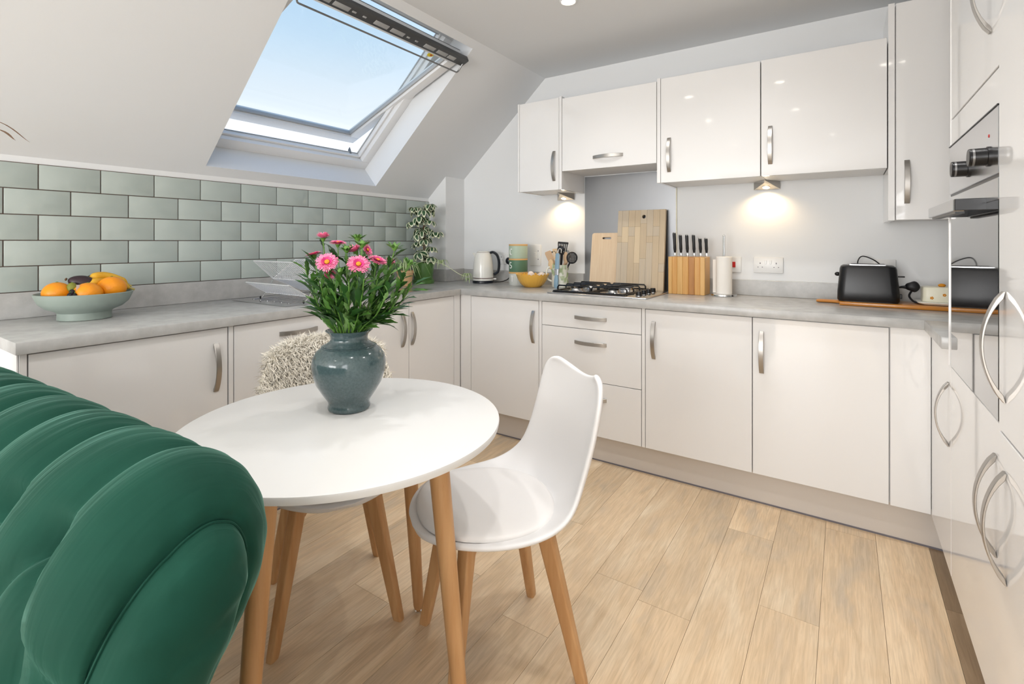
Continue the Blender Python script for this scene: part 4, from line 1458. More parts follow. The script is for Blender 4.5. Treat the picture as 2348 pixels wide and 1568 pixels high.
def leaf_mesh(name, L, W, seed, m, bend=.25):
    rn = random.Random(seed)
    b_ = B()
    n = 7
    rows = []
    for i in range(n + 1):
        t_ = i / n
        w_ = W * (math.sin(PI * min(1, .06 + t_ * .94)) ** .8) * (.35 + 1.1 * t_ if t_ < .6 else 1.0)
        if 0 < i < n:
            w_ *= (1.25 if i % 2 else .78)
        z = -bend * L * t_ ** 2
        rows.append((L * t_, max(w_, .0006), z))
    vv = []
    for x_, w_, z in rows:
        vv.append((b_.verts.new((x_, w_, z + w_ * .25)), b_.verts.new((x_, 0, z)), b_.verts.new((x_, -w_, z + w_ * .25))))
    for p, q in zip(vv[:-1], vv[1:]):
        b_.faces.new((p[0], p[1], q[1], q[0]))
        b_.faces.new((p[1], p[2], q[2], q[1]))
    return mesh_of(name, b_, m, 60, False)


LEAVES = [leaf_mesh('leaf', .052, .0068, 1, 'leaf_green', .20), leaf_mesh('leaf', .044, .0056, 2, 'leaf_pale', .10), leaf_mesh('leaf', .060, .0088, 3, 'leaf_dark', .30), leaf_mesh('leaf', .030, .0045, 4, 'leaf_green', .1)]


def orient(p, d, roll=0.0, s=1.0):
    d = d.normalized()
    a, b2 = frame_of(d)
    Mr = Matrix((d, a, b2)).transposed().to_4x4()
    # columns: x=d, y=a, z=b2
    return Matrix.Translation(p) @ Mr @ Matrix.Rotation(roll, 4, 'X') @ Matrix.Scale(s, 4)


def aster_head(o, p, d, r, openness, rs):
    """petal head at p facing d; openness 1 = flat open"""
    rn = random.Random(rs)
    zax = d.normalized()
    Mh = Matrix.Translation(p) @ zax.to_track_quat('Z', 'Y').to_matrix().to_4x4()
    b_ = B()
    rings = 5 if openness > .5 else 4
    for k in range(rings):
        npet = 36 - k * 3
        rr0, rr1 = r * (.26 - .01 * k), r * (1.0 - .13 * k)
        el = (.05 + .19 * k) if openness > .5 else (.55 + .20 * k)
        for i in range(npet):
            a = 2 * PI * (i + rn.random() * .5 + k * .37) / npet
            L = rr1 * rn.uniform(.92, 1.06)
            wd = r * .075
            ca, sa = math.cos(a), math.sin(a)
            e = el + rn.uniform(-.08, .08)

            def P(rad, lat, lift):
                return Mh @ Vector((ca * rad - sa * lat, sa * rad + ca * lat, lift))
            rm = (rr0 + L) * .55
            q = [P(rr0, -wd * .5, .0), P(rr0, wd * .5, 0), P(rm, wd, (rm - rr0) * math.tan(min(e, 1.2)) * .9), P(rm, -wd, (rm - rr0) * math.tan(min(e, 1.2)) * .9)]
            t0, t1 = P(L, wd * .55, (L - rr0) * math.tan(min(e, 1.2)) * .82), P(L, -wd * .55, (L - rr0) * math.tan(min(e, 1.2)) * .82)
            vq = [b_.verts.new(x_) for x_ in q]
            f = b_.faces.new(vq)
            f.material_index = 1 if k >= 3 and openness > .5 else 0
            f = b_.faces.new((vq[3], vq[2], b_.verts.new(t0), b_.verts.new(t1)))
            f.material_index = 1 if k >= 4 and openness > .5 else 0
    pt_ = obj('petals', b_, ['petal_pink', 'petal_deep'], o, world=True, smooth=60, recalc=False)
    b_ = B(); t_ = B(); ellipsoid(t_, (0, 0, r * .10), r * .23, r * .23, r * .12, 18, 10); merge(b_, t_, Mh); obj('flower_centre', b_, 'flower_yellow', o, world=True)
    b_ = B()
    t_ = B(); lathe(t_, [(.003, -r * .55), (r * .26, -r * .30), (r * .40, -r * .04), (r * .2, .0)], n=14); merge(b_, t_, Mh)
    obj('calyx', b_, 'stem_green', o, world=True)
    for i in range(8):
        a = 2 * PI * i / 8 + rn.random() * .4
        dd = Mh.to_3x3() @ Vector((math.cos(a), math.sin(a), .12 + rn.random() * .3))
        inst('sepal_leaf', LEAVES[3], parent=o, M=Matrix.Translation(-root_loc(o)) @ orient(Mh @ Vector((r * .2 * math.cos(a), r * .2 * math.sin(a), -r * .15)), dd, rn.uniform(-.4, .4), r / .030 * .95))


def bud_head(o, p, d, s, rs):
    rn = random.Random(rs)
    zax = d.normalized()
    Mh = Matrix.Translation(p) @ zax.to_track_quat('Z', 'Y').to_matrix().to_4x4()
    b_ = B(); t_ = B(); lathe(t_, [(.003, -.010), (.008 * s, -.002), (.009 * s, .004), (.004 * s, .010)], n=12); merge(b_, t_, Mh); obj('bud', b_, 'stem_green', o, world=True)
    for i in range(14):
        a = 2 * PI * i / 7 + rn.random() * .5
        dd = Mh.to_3x3() @ Vector((math.cos(a), math.sin(a), rn.uniform(.3, 1.3)))
        inst('sepal_leaf', LEAVES[3], parent=o, M=Matrix.Translation(-root_loc(o)) @ orient(Mh @ Vector((.005 * math.cos(a), .005 * math.sin(a), -.004)), dd, rn.uniform(-.4, .4), s * .75))


MOUTH = Vector((VX, VY, TBZ + .205))
toC = (CAM - Vector((VX, VY, .95))).normalized()
rgt = Vector((math.cos(YAW_), math.sin(YAW_), 0))
sid = lambda a, b2, c: (rgt * a + toC * b2 + ZU * c)


def stem(label, u, v, dep, head, face, r=.024, leaves=11, rs=0, op=1.0, cat='flower', lmin=.12, lmax=.93):
    rn = random.Random(100 + rs)
    o = thing('aster_stem', label, cat, (VX, VY, TBZ + .03), 0, 'stems in the blue-grey vase')
    tip = at_depth(u, v, dep)
    off = (tip - MOUTH)
    hx = Vector((off.x, off.y, 0))
    k = min(.036, hx.length * .35)
    m0 = MOUTH + (hx.normalized() * k if hx.length > 1e-4 else Vector())
    base = Vector((VX, VY, TBZ + .04)) - hx * .12
    fd = sid(*face).normalized()
    pre = tip - fd * (.012 if head != 'none' else .0)
    P = cr([base, m0, m0.lerp(pre, .5) + hx * .10 - ZU * .006 * hx.length, pre], 8)
    n = len(P)
    b_ = B(); tube(b_, P, [.0026 - .0010 * i / n for i in range(n)], 6); obj('stem', b_, 'stem_green', o, world=True)
    if head == 'open':
        aster_head(o, tip, fd, r, op, rs)
    elif head == 'bud':
        bud_head(o, tip, fd, r / .024, rs)
    L0 = 8
    for i in range(leaves):
        t_ = lmin + (lmax - lmin) * (i + rn.random() * .8) / leaves
        f_ = L0 + t_ * (n - 1 - L0)
        j = min(int(f_), n - 2)
        p = P[j].lerp(P[j + 1], f_ - j)
        ax = (P[j + 1] - P[j]).normalized()
        a = rn.uniform(0, 2 * PI)
        s1, s2 = frame_of(ax)
        sp_ = rn.uniform(.18, .38 + .45 * t_)
        dd = ax * (1 - sp_ * .35) + (s1 * math.cos(a) + s2 * math.sin(a)) * sp_
        me = LEAVES[rn.choice((0, 0, 1, 2, 2))]
        inst('leaf', me, parent=o, M=Matrix.Translation(-root_loc(o)) @ orient(p, dd, rn.uniform(-.6, .6), rn.uniform(.95, 1.45) * (1.12 - .45 * t_)))
    return o


V0 = 1.365
stem('large open pink aster facing the camera at the left of the bouquet', 750, 601, V0 - .07, 'open', (-.12, .85, .42), .0285, 8, 1)
stem('large open pink aster facing the camera at the centre of the bouquet', 822, 606, V0 - .08, 'open', (.05, .80, .50), .0290, 8, 2)
stem('pink aster seen side-on at the far left of the bouquet', 719, 583, V0 - .01, 'open', (-.25, .12, .95), .0235, 8, 3, .9)
stem('tallest pink aster at the upper left of the bouquet', 741, 545, V0 + .03, 'open', (0, .02, 1), .0200, 6, 4, .4)
stem('pink aster behind the two large blooms at the top', 775, 557, V0 + .03, 'open', (.05, .18, .97), .0230, 7, 5, .9)
stem('pink aster facing right at the upper centre of the bouquet', 842, 573, V0 + .02, 'open', (.85, .25, .4), .0210, 7, 6, .9)
stem('half-open pink aster left of the upper centre of the bouquet', 815, 575, V0 - .01, 'open', (-.45, .35, .75), .0200, 7, 7, .4)
stem('broad pink aster side-on right of the central bloom', 866, 597, V0 - .02, 'open', (.35, .25, .90), .0270, 8, 8, .9)
stem('small pink aster at the right edge of the pink blooms', 893, 603, V0 + .03, 'open', (.6, .1, .8), .0170, 7, 9, .4)
stem('drooping pink aster under the large left bloom', 757, 626, V0 - .03, 'open', (.1, .5, -.5), .0170, 6, 10, .4)
stem('green leafy bud standing highest near the centre', 820, 546, V0 + .01, 'bud', (0, .1, 1), .026, 7, 11, cat='bud')
stem('green leafy bud standing alone at the upper right', 905, 567, V0 - .02, 'bud', (.1, .1, 1), .026, 7, 12, cat='bud')
stem('green bud with a hint of pink beside the central top bud', 831, 560, V0 - .03, 'bud', (.1, .2, 1), .024, 7, 13, cat='bud')
stem('green bud between the left and central pink blooms', 795, 572, V0 - .02, 'bud', (0, .25, 1), .025, 8, 14, cat='bud')
stem('small yellow-green bud low in front of the foliage', 780, 623, V0 - .07, 'bud', (0, .5, .8), .018, 8, 15, cat='bud')
stem('green leafy bud at the right below the lone bud', 940, 603, V0 + .0, 'bud', (.5, .1, .8), .022, 10, 16, cat='bud')
fol = [(700, 615, 0), (712, 640, -.05), (735, 650, -.07), (765, 640, -.09), (800, 640, -.10), (835, 640, -.10), (868, 632, -.06), (895, 622, -.03), (925, 640, -.02), (945, 655, 0), (915, 680, -.03), (890, 665, -.07), (745, 620, .06), (800, 610, .07), (860, 620, .06), (905, 610, .05)]
for i, (u, v, dd) in enumerate(fol):
    stem('leafy green stem without a bloom in the blue-grey vase', u, v, V0 + dd, 'none', (0, .2, 1), .02, 17, 30 + i, cat='foliage', lmin=.02, lmax=1.0)

# ------------------------------------------------------------------ chairs
CL = [(-.2555, .434, .020, .0), (-.252, .437, .052, .001), (-.241, .441, .090, .003), (-.219, .443, .134, .007), (-.182, .442, .177, .012), (-.130, .437, .212, .019), (-.065, .431, .233, .025), (.0, .428, .241, .030), (.070, .430, .238, .036), (.130, .439, .228, .050), (.182, .468, .212, .062), (.213, .515, .200, .062), (.233, .580, .196, .056), (.250, .655, .196, .050), (.264, .725, .194, .046), (.273, .775, .184, .042), (.2765, .797, .162, .038), (.2775, .804, .120, .030)]


def shell_point(k, u):
    y, z, w_, lf = CL[k]
    a, b2 = CL[max(k - 1, 0)], CL[min(k + 1, len(CL) - 1)]
    ty, tz = b2[0] - a[0], b2[1] - a[1]
    n = math.hypot(ty, tz)
    ny, nz_ = -tz / n, ty / n
    l_ = lf * abs(u) ** 2.4
    topdip = (.020 * (abs(u) ** 2 - .5) if k >= len(CL) - 4 else 0)
    return Vector((w_ * u, y + ny * l_, z + nz_ * l_ + topdip))


def chair(label, x, y, rz):
    o = thing('dining_chair', label, 'chair', (x, y, 0), rz, 'white shell dining chairs')
    b_ = B()
    NU = 14
    vv = [[b_.verts.new(shell_point(k, -1 + 2 * j / NU)) for j in range(NU + 1)] for k in range(len(CL))]
    for p, q in zip(vv[:-1], vv[1:]):
        for j in range(NU):
            b_.faces.new((p[j], p[j + 1], q[j + 1], q[j]))
    sh = obj('seat_shell', b_, 'chair_white', o, smooth=180)
    md = sh.modifiers.new('thickness', 'SOLIDIFY'); md.thickness = .017; md.offset = 1
    md = sh.modifiers.new('smooth', 'SUBSURF'); md.levels = 2; md.render_levels = 2
    # seat pad
    b_ = B()
    rings = []
    nb = 48
    for s, hgt in ((1.0, .0), (1.0, .004), (.985, .009), (.95, .013), (.85, .017), (.6, .019), (.3, .0185), (.02, .018)):
        ring = []
        for i in range(nb):
            a = 2 * PI * i / nb
            cx_, sy_ = math.cos(a), math.sin(a)
            px = .205 * s * math.copysign(abs(cx_) ** .85, cx_)
            py = -.040 + .194 * s * math.copysign(abs(sy_) ** .85, sy_)
            # height of the shell underneath
            kk = min(range(len(CL) - 7), key=lambda q: abs(CL[q][0] - py))
            zz = CL[kk][1]
            for q in range(len(CL) - 8):
                if CL[q][0] <= py <= CL[q + 1][0]:
                    f = (py - CL[q][0]) / (CL[q + 1][0] - CL[q][0])
                    zz = CL[q][1] + (CL[q + 1][1] - CL[q][1]) * f
                    break
            zz += .022 * (abs(px) / .235) ** 2.4
            ring.append((px, py, zz + .003 + hgt))
        rings.append(ring)
    loft(b_, rings); obj('seat_pad', b_, 'pad_white', o, smooth=70)
    for sx in (-1, 1):
        for sy in (-1, 1):
            p0, p1 = Vector((.108 * sx, .108 * sy - .01, .420)), Vector((.182 * sx, .182 * sy, 0))
            rings = []
            for t_, a, b2 in ((0, .050, .034), (.12, .046, .034), (.5, .040, .031), (.97, .032, .026), (1, .030, .024)):
                c = p0.lerp(p1, t_)
                e1 = Vector((sx, sy, 0)).normalized(); e2 = Vector((-sy, sx, 0)).normalized()
                rings.append([c + e1 * x_ + e2 * y_ for x_, y_ in rrect(a, b2, .006, 3)])
            b_ = B(); loft(b_, rings); obj('leg', b_, 'beech', o)
            b_ = B(); prism(b_, [(.0, .0), (.06, 0), (.0, -.05)], lambda u_, v_, w2, p0=p0, sx=sx, sy=sy: p0 + Vector((-sx, -sy, 0)).normalized() * (u_ + .012) + ZU * (v_ - .01) + Vector((-sy, sx, 0)).normalized() * w2, -.012, .012); obj('bracket', b_, 'beech', o)
    b_ = B()
    mbox(b_, Matrix.Translation((0, -.01, .403)) @ Matrix.Rotation(R(45), 4, 'Z'), .30, .036, .026, .003)
    mbox(b_, Matrix.Translation((0, -.01, .4035)) @ Matrix.Rotation(R(-45), 4, 'Z'), .30, .036, .026, .003)
    obj('underframe', b_, 'beech', o)
    return o


C1 = chair('bare white shell chair with beech legs right of the round table', 1.862, -1.905, R(-36.2))
C2 = chair('white shell chair draped with sheepskin behind the round table', 1.277, -2.042, R(59.2))

# ------------------------------------------------------------------ sheepskin over the far chair
sk_ = thing('sheepskin_throw', 'shaggy cream sheepskin draped over the back of the far chair', 'sheepskin', (1.277, -2.042, 0.45), R(59.2))
# base hide: runs up the front of the backrest, over the top and down behind
path = [(.150, .500), (.172, .560), (.190, .640), (.206, .710), (.222, .770), (.236, .812), (.266, .832), (.298, .812), (.304, .76), (.294, .690), (.280, .610)]
hw = [.175, .205, .220, .226, .222, .205, .192, .205, .215, .21, .19]
pp = cr([(y, z, w_) for (y, z), w_ in zip(path, hw)], 4)
NU = 20


def hide(i, j):
    y, z, w_ = pp[i]
    u = -1 + 2 * j / NU
    front = 1 if i < len(pp) * .52 else -1
    return Vector((w_ * u, y - .058 * abs(u) ** 2.2, z - .45 - .050 * abs(u) ** 3 * (1 if 12 < i < 34 else .2)))


b_ = B()
vv = [[b_.verts.new(hide(i, j)) for j in range(NU + 1)] for i in range(len(pp))]
faces = []
for p, q in zip(vv[:-1], vv[1:]):
    for j in range(NU):
        faces.append(b_.faces.new((p[j], p[j + 1], q[j + 1], q[j])))
b_.normal_update()
pts = []
rn = random.Random(5)
for f in faces:
    cs = [v.co.copy() for v in f.verts]
    nn = f.normal.copy()
    for _ in range(max(3, int(f.calc_area() * 80000))):
        a, c_ = rn.random(), rn.random()
        p = cs[0].lerp(cs[1], a).lerp(cs[3].lerp(cs[2], a), c_)
        pts.append((p, nn))
ho = obj('hide', b_, 'wool', sk_, smooth=60)
V, Fc = [], []
avgn = sum((n_ for p, n_ in pts[:200]), Vector())
flip = -1 if avgn.y > 0 else 1
for p, nn in pts:
    nn = nn * flip
    L = rn.uniform(.030, .050)
    droop = Vector((rn.uniform(-.45, .45), rn.uniform(-.3, .3), rn.uniform(-1.1, -.1)))
    d0 = (nn + droop * .35).normalized()
    d1 = (nn * .55 + droop * .9 + Vector((rn.uniform(-.4, .4), 0, 0))).normalized()
    sd = d0.cross(Vector((rn.uniform(-1, 1), rn.uniform(-1, 1), rn.uniform(-1, 1)))).normalized()
    wv = rn.uniform(.0012, .0026)
    q1 = p + d0 * L * .5
    q2 = q1 + d1 * L * .5
    k0 = len(V)
    V += [p - sd * wv, p + sd * wv, q1 + sd * wv * .85, q1 - sd * wv * .85, q2]
    Fc += [(k0, k0 + 1, k0 + 2, k0 + 3), (k0 + 3, k0 + 2, k0 + 4)]
me = bpy.data.meshes.new('wool')
me.from_pydata([tuple(v) for v in V], [], Fc)
me.materials.append(MATS['wool'])
for p in me.polygons:
    p.use_smooth = True
o = inst('wool', me, parent=sk_)
o['kind'] = 'stuff'

# ------------------------------------------------------------------ green velvet sofa
SEX, SEY, SRZ = 2.118, -2.835, R(3.0)
sofa = thing('tufted_sofa', 'deep-buttoned emerald green velvet sofa in the near left corner', 'sofa', (SEX, SEY, 0), SRZ)
# back profile (y, z) relative to the end point: inner face -> roll -> outer face
prof = [(-.150, .36), (-.152, .46), (-.151, .58), (-.148, .69), (-.139, .78), (-.116, .855), (-.074, .912), (-.02, .942), (.034, .945), (.085, .918), (.115, .868), (.121, .81), (.103, .753), (.068, .70), (.034, .645), (.014, .56), (.006, .46), (.005, .30), (.005, .12)]
PP = cr([(0, y, z) for y, z in prof], 9)
arc = [0.0]
for a, c_ in zip(PP[:-1], PP[1:]):
    arc.append(arc[-1] + (c_ - a).length)


def arc_at_z(z, inner=True):
    for i, p in enumerate(PP):
        if p.z >= z:
            return arc[i]


NRM = []
for i in range(len(PP)):
    d = PP[min(i + 1, len(PP) - 1)] - PP[max(i - 1, 0)]
    NRM.append(Vector((0, -d.z, d.y)).normalized())      # outward (away from the core)
core = Vector((0, -.02, .70))
if NRM[10].dot(PP[10] - core) < 0:
    NRM = [-n for n in NRM]
s1_, s2_, s3_, s4_ = arc_at_z(.885), arc_at_z(.765), arc_at_z(.65), arc_at_z(.52)
PIT = .140
XT0 = -.140                     # first button column from the end
LEN = 1.42
s_top = arc_at_z(.94)


def seg_dist(px, py, ax, ay, bx, by):
    dx, dy = bx - ax, by - ay
    t_ = max(0, min(1, ((px - ax) * dx + (py - ay) * dy) / (dx * dx + dy * dy)))
    return math.hypot(px - ax - t_ * dx, py - ay - t_ * dy)


def relief(x, s):
    """inward depth at lengthwise x (negative), arc position s"""
    f = (x - XT0) / PIT
    k0 = round(f)
    dm, bt = 9.0, 9.0
    for k in (k0 - 1, k0, k0 + 1):
        xa = XT0 + k * PIT
        if xa > XT0 + .01:
            continue
        bt = min(bt, math.hypot(x - xa, (s - s1_)))
        for sg in (-.5, .5):
            xb = xa + sg * PIT
            dm = min(dm, seg_dist(x, s, xa, s1_, xb, s2_), seg_dist(x, s, xb, s2_, xa, s3_))
            bt = min(bt, math.hypot(x - xb, s - s2_))
            dm = min(dm, seg_dist(x, s, xa, s3_, xb, s4_))
        bt = min(bt, math.hypot(x - xa, s - s3_))
    if XT0 < x:
        dm = min(dm, seg_dist(x, s, XT0, s1_, XT0 + .10, s2_ - .05), seg_dist(x, s, XT0, s3_, XT0 + .1, s2_ - .06))
    dep = .021 * math.exp(-dm / .016) + .032 * math.exp(-(bt / .030) ** 2)
    # pleats over the roll from the top buttons
    if s > s1_:
        t_ = (s - s1_) / .52
        dxp = abs(x - (XT0 + min(k0, 0) * PIT))
        amp = .026 * max(0, 1 - t_ * .85) ** 1.1 + .002 if t_ < 1.15 else .002
        dep = max(dep, amp * math.exp(-dxp / (.008 + .018 * max(0, 1 - t_ * 2.2))))
        dep += .0018 * math.sin(x * 210 + 3 * math.sin(s * 4) + 1.5 * math.sin(x * 37)) * max(0, math.sin(PI * min(1, t_))) * .8
    return dep


RCAP = .088
xs = []
x = -LEN
while x < -RCAP:
    xs.append(x)
    x += .0075
ns = len(PP)
rn = random.Random(9)
rings = []
for x in xs:
    rings.append([Vector((x, PP[i].y, PP[i].z)) - NRM[i] * relief(x, arc[i]) for i in range(ns)])
# rounded end, then the seam and a domed end panel
TOPI = max(range(ns), key=lambda q: PP[q].z)
INSE = [(1.0 if i > TOPI else (.30 + .70 * max(0, min(1, (PP[i].z - .70) / .22)))) for i in range(ns)]
for a in (0, 12, 25, 38, 50, 60, 68):
    ca, sa = math.cos(R(a)), math.sin(R(a))
    rings.append([Vector((-RCAP + RCAP * sa + .0012 * math.sin(arc[i] * 90 + a * .2), PP[i].y, PP[i].z)) - NRM[i] * (RCAP * (1 - ca) * INSE[i] + relief(-RCAP + .03 * sa, arc[i]) * ca * .6) for i in range(ns)])
TOPI = max(range(ns), key=lambda q: PP[q].z)
INS = [(.70 if i > TOPI else .70 * (.30 + .70 * max(0, min(1, (PP[i].z - .70) / .22)))) for i in range(ns)]
ring_seam = [Vector((-.010, PP[i].y, PP[i].z)) - NRM[i] * (RCAP * INS[i]) for i in range(ns)]
rings.append(ring_seam)


def spine(p):
    return Vector((0, -.045 + .0 * p.z, min(max(p.z, .2), .80) - .03))


dome0 = [Vector((-.004, PP[i].y, PP[i].z)) - NRM[i] * (RCAP * (INS[i] + .04)) for i in range(ns)]
for q in (0.0, .06, .14, .25, .4, .6, .8, 1.0):
    ring = []
    for i in range(ns):
        p = dome0[i]
        sp_ = spine(p)
        c = p.lerp(Vector((p.x, sp_.y, sp_.z)), q)
        bulge = .040 * math.sqrt(max(0, 1 - (1 - min(q * 1.15, 1)) ** 2))
        wr = .0032 * math.sin(c.z * 95 + 14 * c.y + 2 * math.sin(c.z * 31)) * min(1, q * 6) * (1 - .7 * q)
        ring.append(Vector((p.x + bulge + wr, c.y, c.z)))
    rings.append(ring)
b_ = B()
loft(b_, rings, closed=False)
bk = obj('backrest', b_, 'velvet', sofa, smooth=180)
# piping along the end seam, buttons
b_ = B(); tube(b_, [Vector((-.006, PP[i].y, PP[i].z)) - NRM[i] * (RCAP * (INS[i] + .015)) for i in range(0, ns, 2)], .0014, 6); obj('piping', b_, 'velvet', bk)
for k in range(0, 10):
    for s_, dx in ((s1_, 0), (s2_, -.5), (s3_, 0)):
        xx = XT0 - (k - dx) * PIT if dx == 0 else XT0 - (k + .5) * PIT
        if xx < -LEN + .03:
            continue
        i = min(range(ns), key=lambda q: abs(arc[q] - s_))
        p = Vector((xx, PP[i].y, PP[i].z)) - NRM[i] * (relief(xx, s_) - .004)
        Mb = Matrix.Translation(p) @ NRM[i].to_track_quat('Z', 'Y').to_matrix().to_4x4()
        b_ = B(); ellipsoid(b_, (0, 0, 0), .010, .010, .005, 12, 8, None, None); bmesh.ops.transform(b_, matrix=Mb, verts=b_.verts); obj('button', b_, 'velvet', bk)
# rest of the sofa, below and behind the picture edge
b_ = B(); box(b_, -LEN, -.01, -.80, .05, .10, .30, .03, 3); obj('base', b_, 'velvet', sofa)
for i in range(2):
    b_ = B(); box(b_, -LEN + .14 + i * .575, -LEN + .14 + (i + 1) * .575 - .004, -.80, -.165, .30, .45, .05, 4); obj('seat_cushion', b_, 'velvet', sofa)
for xa in (-.135, -LEN):
    b_ = B(); box(b_, xa, xa + .13, -.80, -.16, .29, .56, .05, 4); obj('arm', b_, 'velvet', sofa)
for xa in (-.08, -LEN + .08):
    for ya in (-.74, 0.0):
        b_ = B(); lathe(b_, [(.016, 0), (.026, .10)], (xa, ya, 0), 16); obj('foot', b_, 'beech', sofa)

# ------------------------------------------------------------------ umbrella plant in the corner
UPX, UPY = .150, -.435
up = thing('umbrella_plant', 'tall variegated umbrella plant in a green pot in the corner', 'plant', (UPX, UPY, WT))
b_ = B(); lathe(b_, [(.074, 0), (.078, .003), (.080, .026), (.074, .028), (.066, .030), (.068, .034), (.074, .10), (.079, .150), (.077, .152), (.070, .146), (.066, .13), (0, .128)], n=40); po = obj('pot', b_, 'pot_green', up)
b_ = B(); lathe(b_, [(.0, .134), (.066, .132)], n=28, cap1=False, cap0=False); obj('soil', b_, 'soil', up)
stp = cr([(0, 0, .12), (.004, 0, .25), (-.004, .004, .38), (.006, .002, .50), (.002, 0, .56)], 6)
b_ = B(); tube(b_, stp, .0045, 8); obj('stem', b_, 'bark', up)
b_ = B(); tube(b_, [(.012, .008, .12), (.010, .006, .45)], .003, 6); obj('support_cane', b_, 'bark', up)


def leaflet(b_, M, L, W):
    n = 6
    rows = []
    for i in range(n + 1):
        t_ = i / n
        w_ = W * math.sin(PI * (.04 + .92 * t_)) ** .75
        z = .10 * L * math.sin(t_ * PI) - .35 * L * t_ ** 2
        rows.append([M @ Vector((L * (.16 + .84 * t_), s * w_, z + abs(s) * w_ * .22)) for s in (-1, -.62, 0, .62, 1)])
    rv = [[b_.verts.new(p) for p in r_] for r_ in rows]
    for k, (p, q) in enumerate(zip(rv[:-1], rv[1:])):
        for j in range(4):
            f = b_.faces.new((p[j], p[j + 1], q[j + 1], q[j]))
            f.material_index = 1 if j in (0, 3) or k == n - 1 else 0


UML = []
for seed in range(4):
    rn = random.Random(40 + seed)
    b_ = B()
    nl = 7
    tube(b_, [(-.055, 0, -.02), (-.02, 0, .002), (0, 0, 0)], .0016, 5)
    for i in range(nl):
        a = 2 * PI * (i + .15 * rn.random()) / nl
        M = Matrix.Rotation(a, 4, 'Z') @ Matrix.Rotation(R(18 + rn.uniform(-10, 14)), 4, 'Y')
        leaflet(b_, M, rn.uniform(.048, .062), rn.uniform(.0135, .0175))
    UML.append(mesh_of('leaf', b_, ['sch_green', 'sch_cream'], 60, False))
rn = random.Random(21)
for i in range(22):
    t_ = .14 + .86 * (i + rn.random() * .4) / 22
    p = stp[min(int(t_ * (len(stp) - 1)), len(stp) - 1)]
    a = i * 2.4 + rn.uniform(-.3, .3)
    rad = rn.uniform(.040, .088) * (1.12 - .55 * abs(t_ - .45))
    pos = Vector((p.x + rad * math.cos(a), p.y + rad * math.sin(a), p.z + rn.uniform(.0, .03)))
    pos.x = max(pos.x, -UPX + .055)
    M = Matrix.Translation(pos) @ Matrix.Rotation(a, 4, 'Z') @ Matrix.Rotation(R(rn.uniform(-5, 42)), 4, 'Y') @ Matrix.Rotation(rn.uniform(0, 6), 4, 'Z') @ Matrix.Scale(rn.uniform(1.0, 1.35), 4)
    inst('leaf', UML[i % 4], parent=up, M=M)
    b_ = B(); tube(b_, [p, p.lerp(pos, .55) + ZU * .008, pos], .0014, 5); obj('petiole', b_, 'stem_green', up)

# ------------------------------------------------------------------ spider plant
SPX, SPY = .205, -.670
spd = thing('spider_plant', 'trailing spider plant in a peach clay pot beside the sink', 'plant', (SPX, SPY, WT))
b_ = B(); lathe(b_, [(.040, 0), (.043, .002), (.054, .085), (.058, .088), (.060, .106), (.056, .108), (.050, .09), (0, .088)], n=36); obj('pot', b_, 'pot_peach', spd)
b_ = B(); lathe(b_, [(.0, .094), (.051, .092)], n=24, cap0=False, cap1=False); obj('soil', b_, 'soil', spd)


def ribbon(P, W, fold=.25):
    b_ = B()
    n = len(P)
    rv = []
    for i, p in enumerate(P):
        d = (P[min(i + 1, n - 1)] - P[max(i - 1, 0)]).normalized()
        s = d.cross(ZU)
        s = s.normalized() if s.length > 1e-4 else Vector((1, 0, 0))
        nn = s.cross(d)
        t_ = i / (n - 1)
        w_ = W * (1 - t_ ** 2.5) * (.7 + .3 * min(1, t_ * 4)) + .0003
        rv.append([b_.verts.new(p + s * w_ * q + nn * abs(q) * w_ * fold) for q in (-1, -.45, .45, 1)])
    for p, q in zip(rv[:-1], rv[1:]):
        for j in range(3):
            f = b_.faces.new((p[j], p[j + 1], q[j + 1], q[j]))
            f.material_index = 1 if j == 1 else 0
    return b_


rn = random.Random(77)
for i in range(34):
    a = i * 2.399 + rn.uniform(-.2, .2)
    ln = rn.uniform(.10, .19)
    up_ = rn.uniform(.35, 1.1)
    ca, sa = math.cos(a), math.sin(a)
    p0 = Vector((.012 * ca, .012 * sa, .094))
    mx_ = .10 if ca < 0 else 1
    p1 = p0 + Vector((ca * ln * .28, sa * ln * .28, ln * .55 * up_))
    p2 = p0 + Vector((ca * ln * .62, sa * ln * .62, ln * .60 * up_))
    p3 = p0 + Vector((ca * ln * .95, sa * ln * .95, ln * (.60 * up_ - .62)))
    for p in (p1, p2, p3):
        p.x = max(p.x, -SPX + .03)
    obj('leaf', ribbon(cr([p0, p1, p2, p3], 5), rn.uniform(.0045, .0065)), ['spider_green', 'spider_cream'], spd, smooth=60, recalc=False)
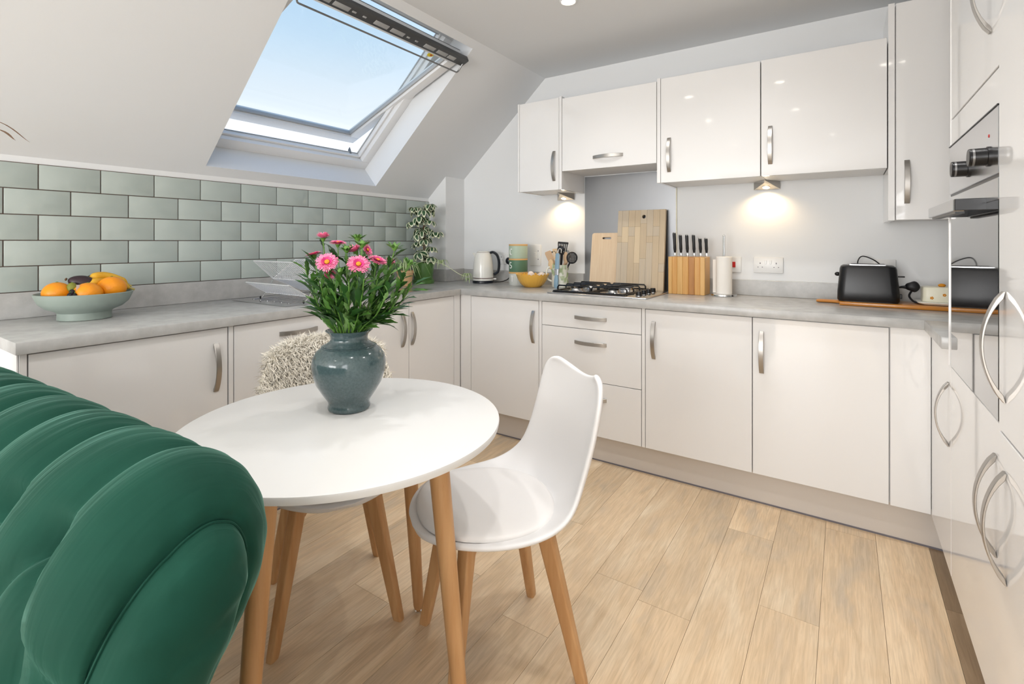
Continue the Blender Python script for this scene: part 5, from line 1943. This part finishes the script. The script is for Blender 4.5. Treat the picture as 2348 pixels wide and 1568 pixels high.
# runner to the plantlet hanging near the kettle
run = cr([Vector((0, 0, .10)), Vector((.06, .10, .165)), Vector((.15, .20, .15)), Vector((.26, .27, .075)), Vector((.30, .30, .062))], 6)
b_ = B(); tube(b_, run, .0018, 6); obj('runner', b_, 'spider_cream', spd)
for c_, nl, ln, sd_ in ((run[-1], 12, .055, 1), (run[-1] + Vector((.008, .008, -.028)), 9, .040, 2), (run[12], 10, .075, 3)):
    rn = random.Random(60 + sd_)
    for i in range(nl):
        a = 2 * PI * i / nl
        ca, sa = math.cos(a), math.sin(a)
        p3 = c_ + Vector((ca * ln * .9, sa * ln * .9, max(-ln * .45 + rn.uniform(-.01, .02), -c_.z + .003)))
        obj('plantlet_leaf', ribbon(cr([c_, c_ + Vector((ca * ln * .5, sa * ln * .5, ln * .35)), p3], 4), .0032), ['spider_green', 'spider_cream'], spd, smooth=60, recalc=False)

# ------------------------------------------------------------------ palm whose leaf tips reach in at the left edge
PX, PY = .30, -2.95
pl_ = thing('potted_palm', 'dry palm leaf tips reaching in at the left picture edge', 'plant', (PX, PY, 0))
b_ = B(); lathe(b_, [(.10, 0), (.105, .004), (.125, .24), (.132, .26), (.125, .262), (.115, .24), (0, .22)], n=36); obj('pot', b_, 'pot_grey', pl_)
b_ = B(); tube(b_, cr([(0, 0, .2), (.01, .01, .7), (.0, .0, 1.25), (.01, 0, 1.5)], 5), .010, 8); obj('trunk', b_, 'bark', pl_)
crown = Vector((.01, 0, 1.5))
tips = [at_depth(68, 326, 1.55), at_depth(36, 322, 1.50)]
for i, tp_ in enumerate(tips):
    e = tp_ - Vector((PX, PY, 0))
    md_ = at_depth((-40, -36)[i], (273, 294)[i], (1.66, 1.62)[i]) - Vector((PX, PY, 0))
    obj('leaf', ribbon(cr([crown, md_, e], 8), .0085 if i else .0050), ['dry_leaf', 'dry_leaf'], pl_, smooth=60, recalc=False)
rn = random.Random(5)
for i in range(14):
    a = R(150 + i * 17)
    L = rn.uniform(.16, .24)
    e = crown + Vector((math.cos(a) * L, math.sin(a) * L * 1.0, rn.uniform(-.10, .02)))
    e.x = max(e.x, -PX + .03)
    obj('leaf', ribbon(cr([crown, crown.lerp(e, .5) + ZU * .06, e], 6), .006), ['spider_green', 'dry_leaf'], pl_, smooth=60, recalc=False)
